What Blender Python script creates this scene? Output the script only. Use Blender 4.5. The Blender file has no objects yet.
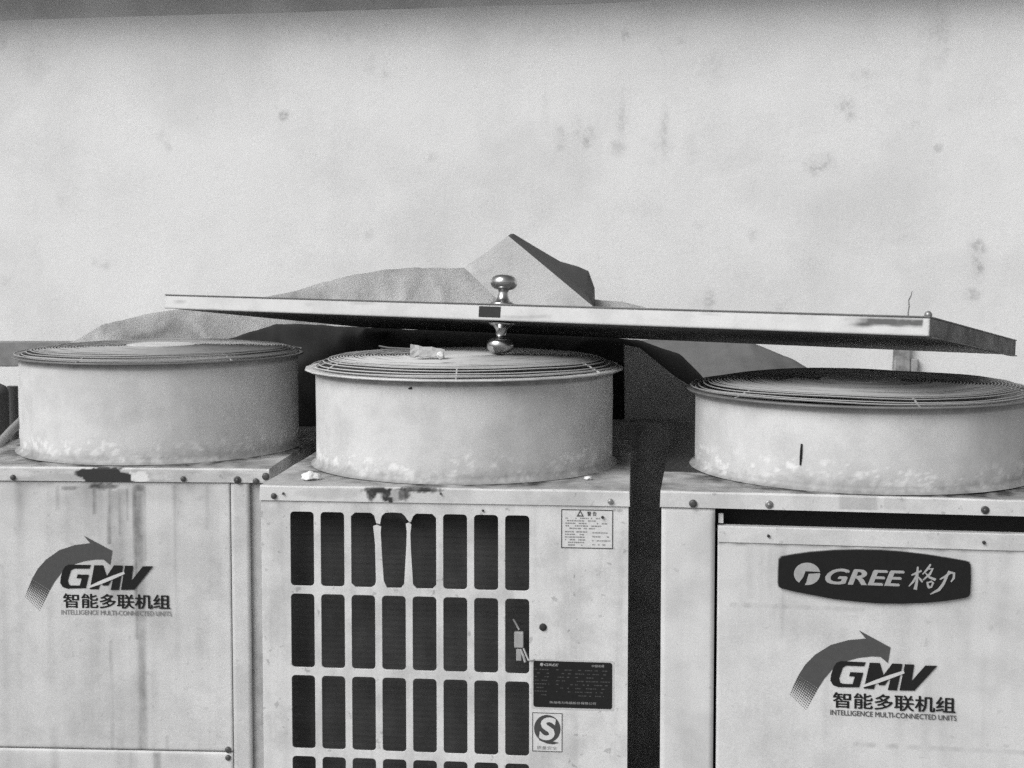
import bpy, bmesh, math, random
from mathutils import Vector, Matrix, noise
random.seed(7)
R = math.radians
scene = bpy.context.scene
COL = scene.collection

# ------------------------------------------------------------------ camera
F = 1320.0; CY = 336.0; PITCH = R(3.2); CAMZ = 1.75
cp, sp = math.cos(PITCH), math.sin(PITCH)
cam_d = bpy.data.cameras.new('camera'); cam = bpy.data.objects.new('camera', cam_d); COL.objects.link(cam)
cam_d.sensor_width = 36.0; cam_d.lens = F / 1024 * 36; cam_d.shift_y = -(384 - CY) / 1024
cam_d.clip_end = 400; cam_d.clip_start = 0.05
cam.location = (0, 0, CAMZ); cam.rotation_euler = (math.pi / 2 - PITCH, 0, 0)
scene.camera = cam

def ray(px, py):
    x = (px - 512) / F; y = -(py - CY) / F
    return Vector((x, cp + y * sp, -sp + y * cp))
def at_Y(px, py, Y):
    d = ray(px, py); t = Y / d.y
    return Vector((d.x * t, Y, CAMZ + d.z * t))
def at_Z(px, py, Z):
    d = ray(px, py); t = (Z - CAMZ) / d.z
    return Vector((d.x * t, d.y * t, Z))

# ------------------------------------------------------------------ light
world = bpy.data.worlds.new('World'); scene.world = world; world.use_nodes = True
nt = world.node_tree; nt.nodes.clear()
SUN = Vector((-0.62, -0.55, 0.74)).normalized()
sky = nt.nodes.new('ShaderNodeTexSky'); sky.sky_type = 'NISHITA'; sky.sun_disc = False
sky.sun_elevation = math.asin(SUN.z); sky.sun_rotation = math.atan2(SUN.x, SUN.y)
sky.dust_density = 4; sky.air_density = 1.0
bw = nt.nodes.new('ShaderNodeRGBToBW'); bg = nt.nodes.new('ShaderNodeBackground'); out = nt.nodes.new('ShaderNodeOutputWorld')
bg.inputs[1].default_value = 0.108
nt.links.new(sky.outputs[0], bw.inputs[0]); nt.links.new(bw.outputs[0], bg.inputs[0]); nt.links.new(bg.outputs[0], out.inputs[0])
sl = bpy.data.lights.new('sun', 'SUN'); sl.energy = 1.75; sl.angle = R(38); sl.color = (1, 0.995, 0.985)
so = bpy.data.objects.new('sun', sl); COL.objects.link(so)
so.rotation_euler = (-SUN).to_track_quat('-Z', 'Y').to_euler()
scene.cycles.use_denoising = False
vs = scene.view_settings; vs.view_transform = 'Standard'; vs.look = 'None'; vs.gamma = 1.0; vs.exposure = 0.20

# ------------------------------------------------------------------ materials
def new_mat(name):
    m = bpy.data.materials.new(name); m.use_nodes = True
    t = m.node_tree; t.nodes.clear()
    o = t.nodes.new('ShaderNodeOutputMaterial'); b = t.nodes.new('ShaderNodeBsdfPrincipled')
    t.links.new(b.outputs[0], o.inputs[0])
    return m, t, b
def math_node(t, op, a, b=None, clamp=False):
    n = t.nodes.new('ShaderNodeMath'); n.operation = op; n.use_clamp = clamp
    for i, v in enumerate((a, b)):
        if v is None: continue
        if isinstance(v, (int, float)): n.inputs[i].default_value = v
        else: t.links.new(v, n.inputs[i])
    return n.outputs[0]
def noise_node(t, vec, scale, detail=6, rough=0.6, stretch=None):
    n = t.nodes.new('ShaderNodeTexNoise'); n.inputs['Scale'].default_value = scale
    n.inputs['Detail'].default_value = detail; n.inputs['Roughness'].default_value = rough
    if stretch:
        mp = t.nodes.new('ShaderNodeMapping'); mp.inputs['Scale'].default_value = stretch
        t.links.new(vec, mp.inputs[0]); vec = mp.outputs[0]
    t.links.new(vec, n.inputs['Vector'])
    return n.outputs[0]
def ramp(t, fac, lo, hi):
    n = t.nodes.new('ShaderNodeMapRange'); n.clamp = True; n.interpolation_type = 'SMOOTHSTEP'
    n.inputs[1].default_value = lo; n.inputs[2].default_value = hi
    t.links.new(fac, n.inputs[0]); return n.outputs[0]
def worn(name, base, rough=0.55, blotch=0.25, streak=0.12, grain=0.10, metallic=0.0, dirt=0.06, scale=7, bump=0.15, spec=0.3, grain_scale=330, fleck=0.0, crisp=False, bump_scale=14, bump_dist=0.004):
    """grey weathered surface: base value x blotches x vertical streaks x fine grain; attribute 'dirt' >0 darkens (stains, painted shade under fan rims), <0 bare/light"""
    m, t, b = new_mat(name)
    tc = t.nodes.new('ShaderNodeTexCoord'); oi = t.nodes.new('ShaderNodeObjectInfo')
    off = math_node(t, 'MULTIPLY', oi.outputs['Random'], 9.0)
    va = t.nodes.new('ShaderNodeVectorMath'); va.operation = 'ADD'
    t.links.new(tc.outputs['Object'], va.inputs[0]); t.links.new(off, va.inputs[1])
    vec = va.outputs[0]
    n1 = ramp(t, noise_node(t, vec, scale, 8, 0.62), 0.38, 0.68)
    n2 = ramp(t, noise_node(t, vec, 1.0, 5, 0.6, (38, 38, 1.6)), 0.45, 0.72)
    n3 = noise_node(t, vec, grain_scale, 2, 0.7)
    f = math_node(t, 'SUBTRACT', 1.0, math_node(t, 'MULTIPLY', n1, blotch))
    f = math_node(t, 'MULTIPLY', f, math_node(t, 'SUBTRACT', 1.0, math_node(t, 'MULTIPLY', n2, streak)))
    g = math_node(t, 'ADD', 1.0 - grain, math_node(t, 'MULTIPLY', n3, 2 * grain))
    f = math_node(t, 'MULTIPLY', f, g)
    if fleck:
        n4 = ramp(t, noise_node(t, vec, 60, 3, 0.5), 0.66, 0.72)
        f = math_node(t, 'MULTIPLY', f, math_node(t, 'SUBTRACT', 1.0, math_node(t, 'MULTIPLY', n4, fleck)))
    v = math_node(t, 'MULTIPLY', f, base)
    at = t.nodes.new('ShaderNodeAttribute'); at.attribute_name = 'dirt'
    # break the stain edge up with noise
    nn = noise_node(t, vec, 45, 6, 0.65)
    d = at.outputs['Fac']
    if crisp: dpos = math_node(t, 'MULTIPLY', d, math_node(t, 'ADD', .28, math_node(t, 'MULTIPLY', ramp(t, noise_node(t, vec, 38, 8, .72), .42, .60), 1.0)), True)
    else: dpos = math_node(t, 'MULTIPLY', d, math_node(t, 'ADD', 0.35, math_node(t, 'MULTIPLY', nn, 1.3)), True)
    dneg = math_node(t, 'MULTIPLY', math_node(t, 'MULTIPLY', d, -1.0), 1.0, True)
    mx = t.nodes.new('ShaderNodeMix'); mx.data_type = 'FLOAT'
    t.links.new(dpos, mx.inputs[0]); t.links.new(v, mx.inputs[2]); mx.inputs[3].default_value = dirt
    mx2 = t.nodes.new('ShaderNodeMix'); mx2.data_type = 'FLOAT'
    t.links.new(dneg, mx2.inputs[0]); t.links.new(mx.outputs[0], mx2.inputs[2]); mx2.inputs[3].default_value = 0.8
    cmb = t.nodes.new('ShaderNodeCombineColor')
    for i in range(3): t.links.new(mx2.outputs[0], cmb.inputs[i])
    t.links.new(cmb.outputs[0], b.inputs['Base Color'])
    b.inputs['Roughness'].default_value = rough; b.inputs['Metallic'].default_value = metallic
    b.inputs['Specular IOR Level'].default_value = spec
    if bump:
        bp = t.nodes.new('ShaderNodeBump'); bp.inputs['Strength'].default_value = bump; bp.inputs['Distance'].default_value = bump_dist
        hh = math_node(t, 'ADD', noise_node(t, vec, bump_scale, 5, 0.55), math_node(t, 'MULTIPLY', n3, 0.25))
        t.links.new(hh, bp.inputs['Height']); t.links.new(bp.outputs[0], b.inputs['Normal'])
    return m
def plain(name, v, rough=0.6, metallic=0.0, spec=0.3):
    m, t, b = new_mat(name)
    tc = t.nodes.new('ShaderNodeTexCoord')
    n = noise_node(t, tc.outputs['Object'], 120, 3, 0.6)
    val = math_node(t, 'MULTIPLY', math_node(t, 'ADD', 0.8, math_node(t, 'MULTIPLY', n, 0.4)), v)
    cmb = t.nodes.new('ShaderNodeCombineColor')
    for i in range(3): t.links.new(val, cmb.inputs[i])
    t.links.new(cmb.outputs[0], b.inputs['Base Color'])
    b.inputs['Roughness'].default_value = rough; b.inputs['Metallic'].default_value = metallic
    b.inputs['Specular IOR Level'].default_value = spec
    return m
M = {}
M['wall'] = worn('wall_plaster', 0.75, 0.9, 0.12, 0.012, 0.24, scale=2.2, dirt=0.20, bump=0.35, spec=0.1, fleck=0.07, crisp=True, bump_scale=9, bump_dist=.006)
M['eave'] = worn('eave_concrete', 0.20, 0.9, 0.2, 0.0, 0.08, spec=0.1)
M['panel'] = worn('painted_panel', 0.64, 0.55, 0.17, 0.05, 0.22, scale=6, fleck=0.12, dirt=0.07)
M['cap'] = worn('painted_cap', 0.64, 0.55, 0.24, 0.04, 0.20, scale=9, fleck=0.25, dirt=0.035)
M['post'] = worn('painted_post', 0.64, 0.55, 0.18, 0.05, 0.20, fleck=0.15, dirt=0.12)
M['shroud'] = worn('shroud_paint', 0.62, 0.6, 0.16, 0.04, 0.20, scale=9, dirt=0.10)
M['inside'] = plain('dark_interior', 0.035, 0.8)
M['coil'] = None
M['wire'] = plain('guard_wire', 0.46, 0.5, 0.0)
M['wire_old'] = plain('weathered_guard_wire', 0.33, 0.6)
M['rim_dark'] = worn('rim_paint_dirty', 0.20, 0.6, 0.35, 0.0, 0.1)
M['rim'] = worn('rim_paint', 0.62, 0.55, 0.25, 0.0, 0.08)
M['black'] = plain('black_print', 0.018, 0.6, 0, .12)
M['grey_print'] = plain('grey_print', 0.075, 0.6)
M['pale_print'] = plain('faded_print', 0.24, 0.6)
M['silver'] = plain('silver_print', 0.50, 0.4)
M['white'] = plain('white_plastic', 0.75, 0.5)
M['sticker'] = plain('sticker_paper', 0.62, 0.5)
M['screw'] = plain('rusty_screw', 0.09, 0.5, 0.4)
M['screw_zinc'] = plain('zinc_screw', 0.30, 0.4, 0.6)
M['door_edge'] = worn('door_edge_paint', 0.60, 0.5, 0.14, 0.0, 0.16, dirt=0.10, scale=12, bump=0.05)
M['door_face'] = worn('door_face', 0.16, 0.55, 0.25, 0.0, 0.08)
M['door_end'] = worn('door_end', 0.22, 0.6, 0.7, 0.0, 0.1, scale=12, dirt=0.06)
M['chrome'] = plain('brushed_chrome', 0.55, 0.22, 1.0)
M['tarp'] = worn('tarpaulin', 0.49, 0.65, 0.32, 0.0, 0.18, scale=4.5, bump=0.75, spec=0.15, bump_scale=5, bump_dist=.03)
M['tarp_back_shade'] = worn('tarpaulin_reverse_shade', 0.085, 0.6, 0.15, 0.0, 0.08, spec=0.25)  # shade inside the fold put into the reverse side's darker colour
M['shade_sheet'] = worn('shade_sheet', 0.040, 0.75, 0.2, 0.0, 0.1, scale=5, spec=.08)  # near-black colour stands in for the shade under the door
M['dull_sheet'] = worn('dull_sheet', 0.15, 0.75, 0.3, 0.0, 0.1, scale=4, spec=.1, bump_scale=5, bump_dist=.03)
M['wood'] = worn('weathered_board', 0.28, 0.8, 0.3, 0.0, 0.12, scale=10)
M['rubber'] = plain('pipe_insulation', 0.09, 0.7)
M['hose'] = plain('grey_hose', 0.28, 0.5)
M['ground'] = worn('concrete_ground', 0.30, 0.9, 0.3, 0.0, 0.1, scale=2, spec=0.1)
M['putty'] = worn('putty', 0.75, 0.8, 0.08, 0, 0.05)

def coil_mat():
    m, t, b = new_mat('coil_fins')
    tc = t.nodes.new('ShaderNodeTexCoord'); sx = t.nodes.new('ShaderNodeSeparateXYZ'); t.links.new(tc.outputs['Object'], sx.inputs[0])
    s = math_node(t, 'SINE', math_node(t, 'MULTIPLY', sx.outputs[2], 2 * math.pi / 0.012))
    n = noise_node(t, tc.outputs['Object'], 13, 8, 0.7)
    v = math_node(t, 'MULTIPLY', math_node(t, 'ADD', 0.0, math_node(t, 'MULTIPLY', n, 2.0)), math_node(t, 'ADD', 0.036, math_node(t, 'MULTIPLY', s, 0.004)))
    c = t.nodes.new('ShaderNodeCombineColor')
    for i in range(3): t.links.new(v, c.inputs[i])
    t.links.new(c.outputs[0], b.inputs['Base Color']); b.inputs['Roughness'].default_value = 0.7
    return m
M['coil'] = coil_mat()

# ------------------------------------------------------------------ object helpers
def link_mesh(name, me, mat, parent=None):
    o = bpy.data.objects.new(name, me); COL.objects.link(o)
    if mat and not me.materials: me.materials.append(mat)
    if parent: o.parent = parent
    return o
def obj(name, bm, mat, parent=None, smooth=False):
    me = bpy.data.meshes.new(name); bm.normal_update(); bm.to_mesh(me); bm.free()
    if smooth:
        for p in me.polygons: p.use_smooth = True
    return link_mesh(name, me, mat, parent)
def tag(o, label, cat, group=None, kind=None):
    o['label'] = label
    if cat: o['category'] = cat
    if group: o['group'] = group
    if kind: o['kind'] = kind
    return o
def thing(name, loc, rz, label, cat, group=None):
    o = bpy.data.objects.new(name, None); COL.objects.link(o); o.empty_display_size = 0.1
    o.location = loc; o.rotation_euler = (0, 0, rz)
    return tag(o, label, cat, group)
def add_box(bm, x0, x1, y0, y1, z0, z1, bev=0.0):
    r = bmesh.ops.create_cube(bm, size=1.0)
    for v in r['verts']:
        v.co = Vector((x0 + (v.co.x + .5) * (x1 - x0), y0 + (v.co.y + .5) * (y1 - y0), z0 + (v.co.z + .5) * (z1 - z0)))
    if bev:
        es = list({e for v in r['verts'] for e in v.link_edges})
        bmesh.ops.bevel(bm, geom=es, offset=bev, segments=2, profile=0.5, affect='EDGES')
def box(name, x0, x1, y0, y1, z0, z1, mat, parent=None, bev=0.002):
    bm = bmesh.new(); add_box(bm, x0, x1, y0, y1, z0, z1, bev); return obj(name, bm, mat, parent)
def add_tube(bm, pts, rad, seg=8, closed=False, cap=True):
    pts = [Vector(p) for p in pts]; n = len(pts); rings = []
    for i, p in enumerate(pts):
        if closed: tan = pts[(i + 1) % n] - pts[i - 1]
        else: tan = pts[min(i + 1, n - 1)] - pts[max(i - 1, 0)]
        tan.normalize()
        ref = Vector((0, 0, 1)) if abs(tan.z) < 0.9 else Vector((1, 0, 0))
        u = tan.cross(ref).normalized(); w = tan.cross(u).normalized()
        rr = rad[i] if isinstance(rad, (list, tuple)) else rad
        rings.append([bm.verts.new(p + (u * math.cos(2 * math.pi * k / seg) + w * math.sin(2 * math.pi * k / seg)) * rr) for k in range(seg)])
    m = n if closed else n - 1
    for i in range(m):
        a, b = rings[i], rings[(i + 1) % n]
        for k in range(seg):
            bm.faces.new((a[k], a[(k + 1) % seg], b[(k + 1) % seg], b[k]))
    if not closed and cap:
        bm.faces.new(rings[0]); bm.faces.new(rings[-1][::-1])
def add_lathe(bm, prof, seg=48, axis_m=None, close=False, dirt=None):
    rings = []
    for (r, z) in prof:
        ring = []
        for k in range(seg):
            a = 2 * math.pi * k / seg
            co = Vector((r * math.cos(a), r * math.sin(a), z))
            if axis_m: co = axis_m @ co
            ring.append(bm.verts.new(co))
        rings.append(ring)
    for i in range(len(rings) - 1):
        for k in range(seg):
            bm.faces.new((rings[i][k], rings[i][(k + 1) % seg], rings[i + 1][(k + 1) % seg], rings[i + 1][k]))
    if close:
        bm.faces.new(rings[0][::-1]); bm.faces.new(rings[-1])
def set_dirt(o, fn):
    me = o.data
    a = me.attributes.new('dirt', 'FLOAT', 'POINT')
    a.data.foreach_set('value', [fn(v.co) for v in me.vertices])
def grid_panel(name, x0, x1, z0, z1, y, thick, res, mat, parent, dirt=None, rough=0.0):
    """sheet-metal panel: gridded front (towards -y), folded edges going back by thick"""
    nx = max(2, int((x1 - x0) / res)); nz = max(2, int((z1 - z0) / res))
    vs_, fs = [], []
    for j in range(nz + 1):
        for i in range(nx + 1):
            x = x0 + (x1 - x0) * i / nx; z = z0 + (z1 - z0) * j / nz
            dy = noise.noise(Vector((x * 3.1, z * 3.1, 5.3 + y))) * rough
            e = min(i, nx - i, j, nz - j)
            if e == 0: dy = 0.0006
            vs_.append((x, y + dy, z))
    w = nx + 1
    for j in range(nz):
        for i in range(nx):
            a = j * w + i; fs.append((a, a + 1, a + w + 1, a + w))
    border = [i for i in range(nx + 1)] + [j * w + nx for j in range(1, nz + 1)] + [nz * w + i for i in range(nx - 1, -1, -1)] + [j * w for j in range(nz - 1, 0, -1)]
    base = len(vs_)
    for b in border: vs_.append((vs_[b][0], y + thick, vs_[b][2]))
    nb = len(border)
    for k in range(nb):
        fs.append((border[k], base + k, base + (k + 1) % nb, border[(k + 1) % nb]))
    me = bpy.data.meshes.new(name); me.from_pydata(vs_, [], fs); me.update()
    for p in me.polygons[:nx * nz]: p.use_smooth = True
    o = link_mesh(name, me, mat, parent)
    if dirt: set_dirt(o, lambda c: dirt(c.x, c.z))
    return o

def curve_mesh(polys, depth, bevel=0.0):
    """2D filled outlines (holes by even-odd) -> mesh in XZ plane, thickness depth towards -y"""
    cu = bpy.data.curves.new('outline', 'CURVE'); cu.dimensions = '2D'; cu.fill_mode = 'BOTH'; cu.extrude = depth / 2; cu.bevel_depth = bevel
    for pl in polys:
        s = cu.splines.new('POLY'); s.points.add(len(pl) - 1); s.use_cyclic_u = True
        for i, (x, z) in enumerate(pl): s.points[i].co = (x, z, 0, 1)
    return _cu_to_mesh(cu)
def _cu_to_mesh(cu):
    o = bpy.data.objects.new('tmp', cu); COL.objects.link(o)
    dg = bpy.context.evaluated_depsgraph_get()
    me = bpy.data.meshes.new_from_object(o.evaluated_get(dg))
    bpy.data.objects.remove(o); bpy.data.curves.remove(cu)
    me.transform(Matrix.Rotation(math.pi / 2, 4, 'X'))
    return me
def text_mesh(body, x0, x1, z0, z1, y, depth=0.0005, bold=0.0, shear=0.0, over=0.0):
    cu = bpy.data.curves.new('writing', 'FONT'); cu.body = body; cu.size = 1.0; cu.extrude = 0.0; cu.offset = bold; cu.shear = shear
    cu.resolution_u = 4
    me = _cu_to_mesh(cu)
    if not me.vertices: return me
    if over:
        src = me.copy(); parts_ = []
        for k, (dx, dz) in enumerate(((0, 0), (over, 0), (over / 2, over * .6))):
            c = src.copy()
            for v in c.vertices: v.co = Vector((v.co.x + dx, -.02 * k, v.co.z + dz))
            parts_.append(c)
        me = merge_meshes('writing', parts_)
    xs = [v.co.x for v in me.vertices]; zs = [v.co.z for v in me.vertices]
    ax, bx, az, bz = min(xs), max(xs), min(zs), max(zs)
    for v in me.vertices:
        v.co = Vector((x0 + (v.co.x - ax) / (bx - ax) * (x1 - x0), y + v.co.y * .004, z0 + (v.co.z - az) / (bz - az) * (z1 - z0)))
    return me
def merge_meshes(name, mes):
    bm = bmesh.new()
    for me in mes: bm.from_mesh(me); bpy.data.meshes.remove(me)
    out_ = bpy.data.meshes.new(name); bm.to_mesh(out_); bm.free(); return out_
def shift_mesh(me, dy):
    for v in me.vertices: v.co.y += dy
    return me

# ------------------------------------------------------------------ setting: ground, wall
bm = bmesh.new(); bmesh.ops.create_grid(bm, x_segments=4, y_segments=4, size=60)
g = obj('ground', bm, M['ground']); tag(g, 'grey concrete floor under the machines', 'ground', kind='structure')

WYAW = R(5.6); WY = 4.62
wu = Vector((math.cos(WYAW), -math.sin(WYAW), 0)); wn = Vector((math.sin(WYAW), math.cos(WYAW), 0))
W0 = Vector((0, WY, 0))
def wall_hit(px, py):
    d = ray(px, py); o = Vector((0, 0, CAMZ))
    t = (W0 - o).dot(wn) / d.dot(wn); p = o + d * t
    return (p - W0).dot(wu), p.z
spots = []   # x, z, rx, rz, strength
def spot(px, py, w, h, s):
    x, z = wall_hit(px, py); k = WY / F; spots.append((x, z, max(w, 3) * k * .5 + .004, max(h, 3) * k * .5 + .004, s))
for a in [(283, 115, 7, 8, .75), (370, 66, 6, 14, .22), (386, 75, 5, 8, .3), (162, 138, 14, 10, .22), (168, 147, 8, 6, .25), (105, 265, 10, 6, .3), (95, 262, 5, 4, .25),
          (370, 233, 8, 12, .3), (366, 225, 5, 6, .2), (560, 138, 6, 22, .4), (587, 138, 9, 16, .6), (578, 132, 5, 22, .3), (622, 120, 5, 45, .35), (618, 148, 12, 14, .35), (664, 135, 5, 45, .4),
          (626, 36, 8, 8, .45), (682, 40, 5, 5, .3), (820, 165, 22, 14, .55), (828, 157, 8, 10, .35), (845, 105, 14, 12, .4), (850, 113, 8, 10, .4), (938, 148, 4, 4, .8),
          (978, 248, 10, 13, .55), (978, 268, 7, 18, .65), (972, 295, 12, 9, .5), (943, 16, 4, 10, .4), (940, 40, 18, 50, .22), (864, 74, 26, 5, .3), (710, 299, 8, 16, .45), (780, 305, 6, 8, .35),
          (712, 65, 18, 24, .18), (700, 225, 8, 6, .2), (752, 235, 5, 10, .3), (915, 125, 8, 5, .3), (432, 158, 10, 6, .25), (35, 60, 20, 40, .15), (2, 40, 8, 20, .3), (4, 282, 8, 10, .3), (545, 120, 5, 60, .16), (660, 150, 30, 30, .12),
          (925, 60, 10, 90, .12), (300, 30, 120, 20, .12), (560, 30, 160, 26, .12), (60, 200, 14, 8, .15), (640, 210, 40, 8, .12), (905, 240, 60, 8, .1), (690, 150, 12, 26, .16)]:
    spot(*a)
def wall_dirt(x, z):
    d = 0.0
    for (sx, sz, rx, rz, s) in spots:
        ex = (x - sx) / rx; ez = (z - sz) / rz
        if abs(ex) > 2.2 or abs(ez) > 2.2: continue
        q = math.hypot(ex, ez) + 0.5 * noise.noise(Vector((x * 40, z * 40, 1)))
        d = max(d, s * max(0.0, min(1.0, 1.5 - q)) * .66)
    return d
wall = thing('rendered_wall', W0, -WYAW, 'tall pale plastered wall with scattered stains behind the machines and door', 'wall')
EAVE_Z = CAMZ + 0.862
wf = grid_panel('wall_face', -3.6, 3.6, 0.0, EAVE_Z + 0.14, 0.0, 0.24, 0.013, M['wall'], wall, wall_dirt, rough=0.004)
def eave_z(px, py):
    return wall_hit(px, py)
(xa_, za_), (xb_, zb_) = wall_hit(0, 17), wall_hit(1024, -13)
ez = lambda x: za_ + (zb_ - za_) * (x - xa_) / (xb_ - xa_)
bm = bmesh.new(); RC = .085
prof = [(-.002 - RC * (1 - math.cos(R(a))), -.012 + RC * math.sin(R(a))) for a in range(0, 91, 9)] + [(-.17, -.012 + RC), (-.172, .30), (.238, .30), (.238, .05), (-.0005, .05), (-.0005, -.012)]
ends = []
for x in (-3.6, 3.6): ends.append([bm.verts.new((x, y, ez(x) + z)) for y, z in prof])
for k in range(len(prof)):
    f_ = bm.faces.new((ends[0][k], ends[0][(k + 1) % len(prof)], ends[1][(k + 1) % len(prof)], ends[1][k])); f_.smooth = k < 10
bm.faces.new(ends[0][::-1]); bm.faces.new(ends[1])
for e in bm.edges:
    if not all(f_.smooth for f_ in e.link_faces): e.smooth = False
obj('eave', bm, worn('eave_plaster', .58, .9, .25, 0, .2, scale=3, spec=.1, bump=.3), wall)
bm = bmesh.new()
cr = []
for (px, py) in [(908, 312), (909, 306), (908.5, 300), (911, 295), (912, 291)]:
    x, z = wall_hit(px, py); cr.append((x, -0.001, z))
x, z = wall_hit(908, 330); cr.insert(0, (x, -0.001, z))
add_tube(bm, cr, [.002, .002, .002, .0018, .0014, .0008], 6)
obj('plaster_crack', bm, plain('crack', 0.2), wall)
# patch of old mortar with a stub, below the door
hx0, hz0 = wall_hit(892, 385); hx1, hz1 = wall_hit(909, 335)
fx1, fz1 = wall_hit(917, 358)
bm = bmesh.new(); add_box(bm, hx0, hx1, -0.035, -0.002, hz0 - .25, hz1, 0.006); add_box(bm, hx1 + .0005, fx1, -0.03, -0.002, hz0 - .25, fz1, 0.006)
bmesh.ops.subdivide_edges(bm, edges=bm.edges[:], cuts=3, use_grid_fill=True)
for v in bm.verts: v.co += Vector((noise.noise(v.co * 30), 0.3 * noise.noise(v.co * 30 + Vector((3, 0, 0))), noise.noise(v.co * 30 + Vector((9, 0, 0))))) * 0.006
br = obj('mortar_bracket', bm, worn('old_mortar', 0.36, 0.9, 0.6, 0.3, 0.1, scale=22), None)
br.location = W0; br.rotation_euler = (0, 0, -WYAW)
tag(br, 'rough grey mortar stub on the wall under the right end of the door', 'bracket')

# ------------------------------------------------------------------ air conditioners
class Unit: pass
def unit_frame(pl, yaw, W, name, label):
    """pl = world position of the front-left top corner"""
    u = Unit(); u.W = W; u.H = pl.z; u.yaw = yaw
    ux = Vector((math.cos(yaw), -math.sin(yaw), 0)); uy = Vector((math.sin(yaw), math.cos(yaw), 0))
    base = Vector((pl.x, pl.y, 0)) + ux * (W / 2)
    u.o = base; u.ux = ux; u.uy = uy
    u.root = thing(name, base, -yaw, label, 'air conditioner', 'outdoor air conditioning units in the row')
    def loc(px, py, y=0.0):
        d = ray(px, py); c = Vector((0, 0, CAMZ)); p0 = base + uy * y
        t = (p0 - c).dot(uy) / d.dot(uy); p = c + d * t
        q = p - base; return q.dot(ux), q.z
    u.loc = loc
    def onz(px, py, z):
        p = at_Z(px, py, z) - base; return p.dot(ux), p.dot(uy)
    u.onz = onz
    def local(P): 
        q = P - base; return Vector((q.dot(ux), q.dot(uy), P.z))
    u.local = local
    return u
DEP = 0.77; CAPH = 0.031

def screw(u, px, py, r=0.0065, mat='screw', parent=None, y=-0.002, washer=False):
    x, z = u.loc(px, py)
    bm = bmesh.new()
    m = Matrix.Translation((x, y, z)) @ Matrix.Rotation(math.pi / 2, 4, 'X')
    if washer:
        add_lathe(bm, [(r * 1.25, 0), (r * 1.25, .0012), (r * .8, .0014)], 18, m, True)
        add_lathe(bm, [(r * .62, .0014), (r * .55, .004), (r * .2, .005)], 12, m, True)
    else:
        add_lathe(bm, [(r, 0), (r, .002), (r * .8, .0042), (r * .35, .005)], 14, m, True)
    return obj('screw', bm, M[mat], parent or u.root, True)

def make_cap(u, dirt_top=0.35, stain=None):
    """folded sheet-metal lid: gridded top and front lip"""
    W2 = u.W / 2; H = u.H; res = 0.0042
    vs_, fs = [], []
    nx = int(u.W / res); rows = []
    # profile from lip bottom up and back
    prof = [(-.004, H - CAPH)] + [(-.004, H - CAPH + CAPH * k / 10) for k in range(1, 10)] + [(-.0035, H - .002), (-.001, H)] + [(DEP * k / 90 + .0, H) for k in range(1, 91)] + [(DEP + .003, H - .003), (DEP + .003, H - CAPH)]
    for (y, z) in prof:
        rows.append(len(vs_))
        for i in range(nx + 1):
            x = -W2 + u.W * i / nx
            zz = z
            if z > H - .0005: zz += 0.0025 * noise.noise(Vector((x * 6, y * 6, u.yaw * 40)))
            vs_.append((x, y, zz))
    for r in range(len(rows) - 1):
        for i in range(nx): fs.append((rows[r] + i, rows[r] + i + 1, rows[r + 1] + i + 1, rows[r + 1] + i))
    # side lips
    for sgn, i in ((-1, 0), (1, nx)):
        seq = [rows[r] + i for r in range(len(rows))]
        b0 = len(vs_)
        for s in seq: vs_.append((vs_[s][0] + sgn * .0012, vs_[s][1], H - CAPH))
        for k in range(len(seq) - 1): fs.append((seq[k], seq[k + 1], b0 + k + 1, b0 + k) if sgn > 0 else (seq[k + 1], seq[k], b0 + k, b0 + k + 1))
    me = bpy.data.meshes.new('top_cap'); me.from_pydata(vs_, [], fs); me.update()
    o = link_mesh('top_cap', me, M['cap'], u.root)
    fx, fy, fr = u.fan
    def d(c):
        v = 0.0
        if c.z > H - .004 and c.y > 0.004:
            n = noise.noise(Vector((c.x * 9, c.y * 9, 2))); n2 = noise.noise(Vector((c.x * 30, c.y * 30, 7)))
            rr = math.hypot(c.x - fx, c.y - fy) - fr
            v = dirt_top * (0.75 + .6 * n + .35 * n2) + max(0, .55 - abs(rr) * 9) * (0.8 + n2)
            v = max(0.0, min(.95, v))
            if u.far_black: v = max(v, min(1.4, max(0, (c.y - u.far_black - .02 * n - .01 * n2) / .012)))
        elif stain: v = stain(c.x, c.z)
        return v
    set_dirt(o, d)
    u.cap = o
    return o

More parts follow.
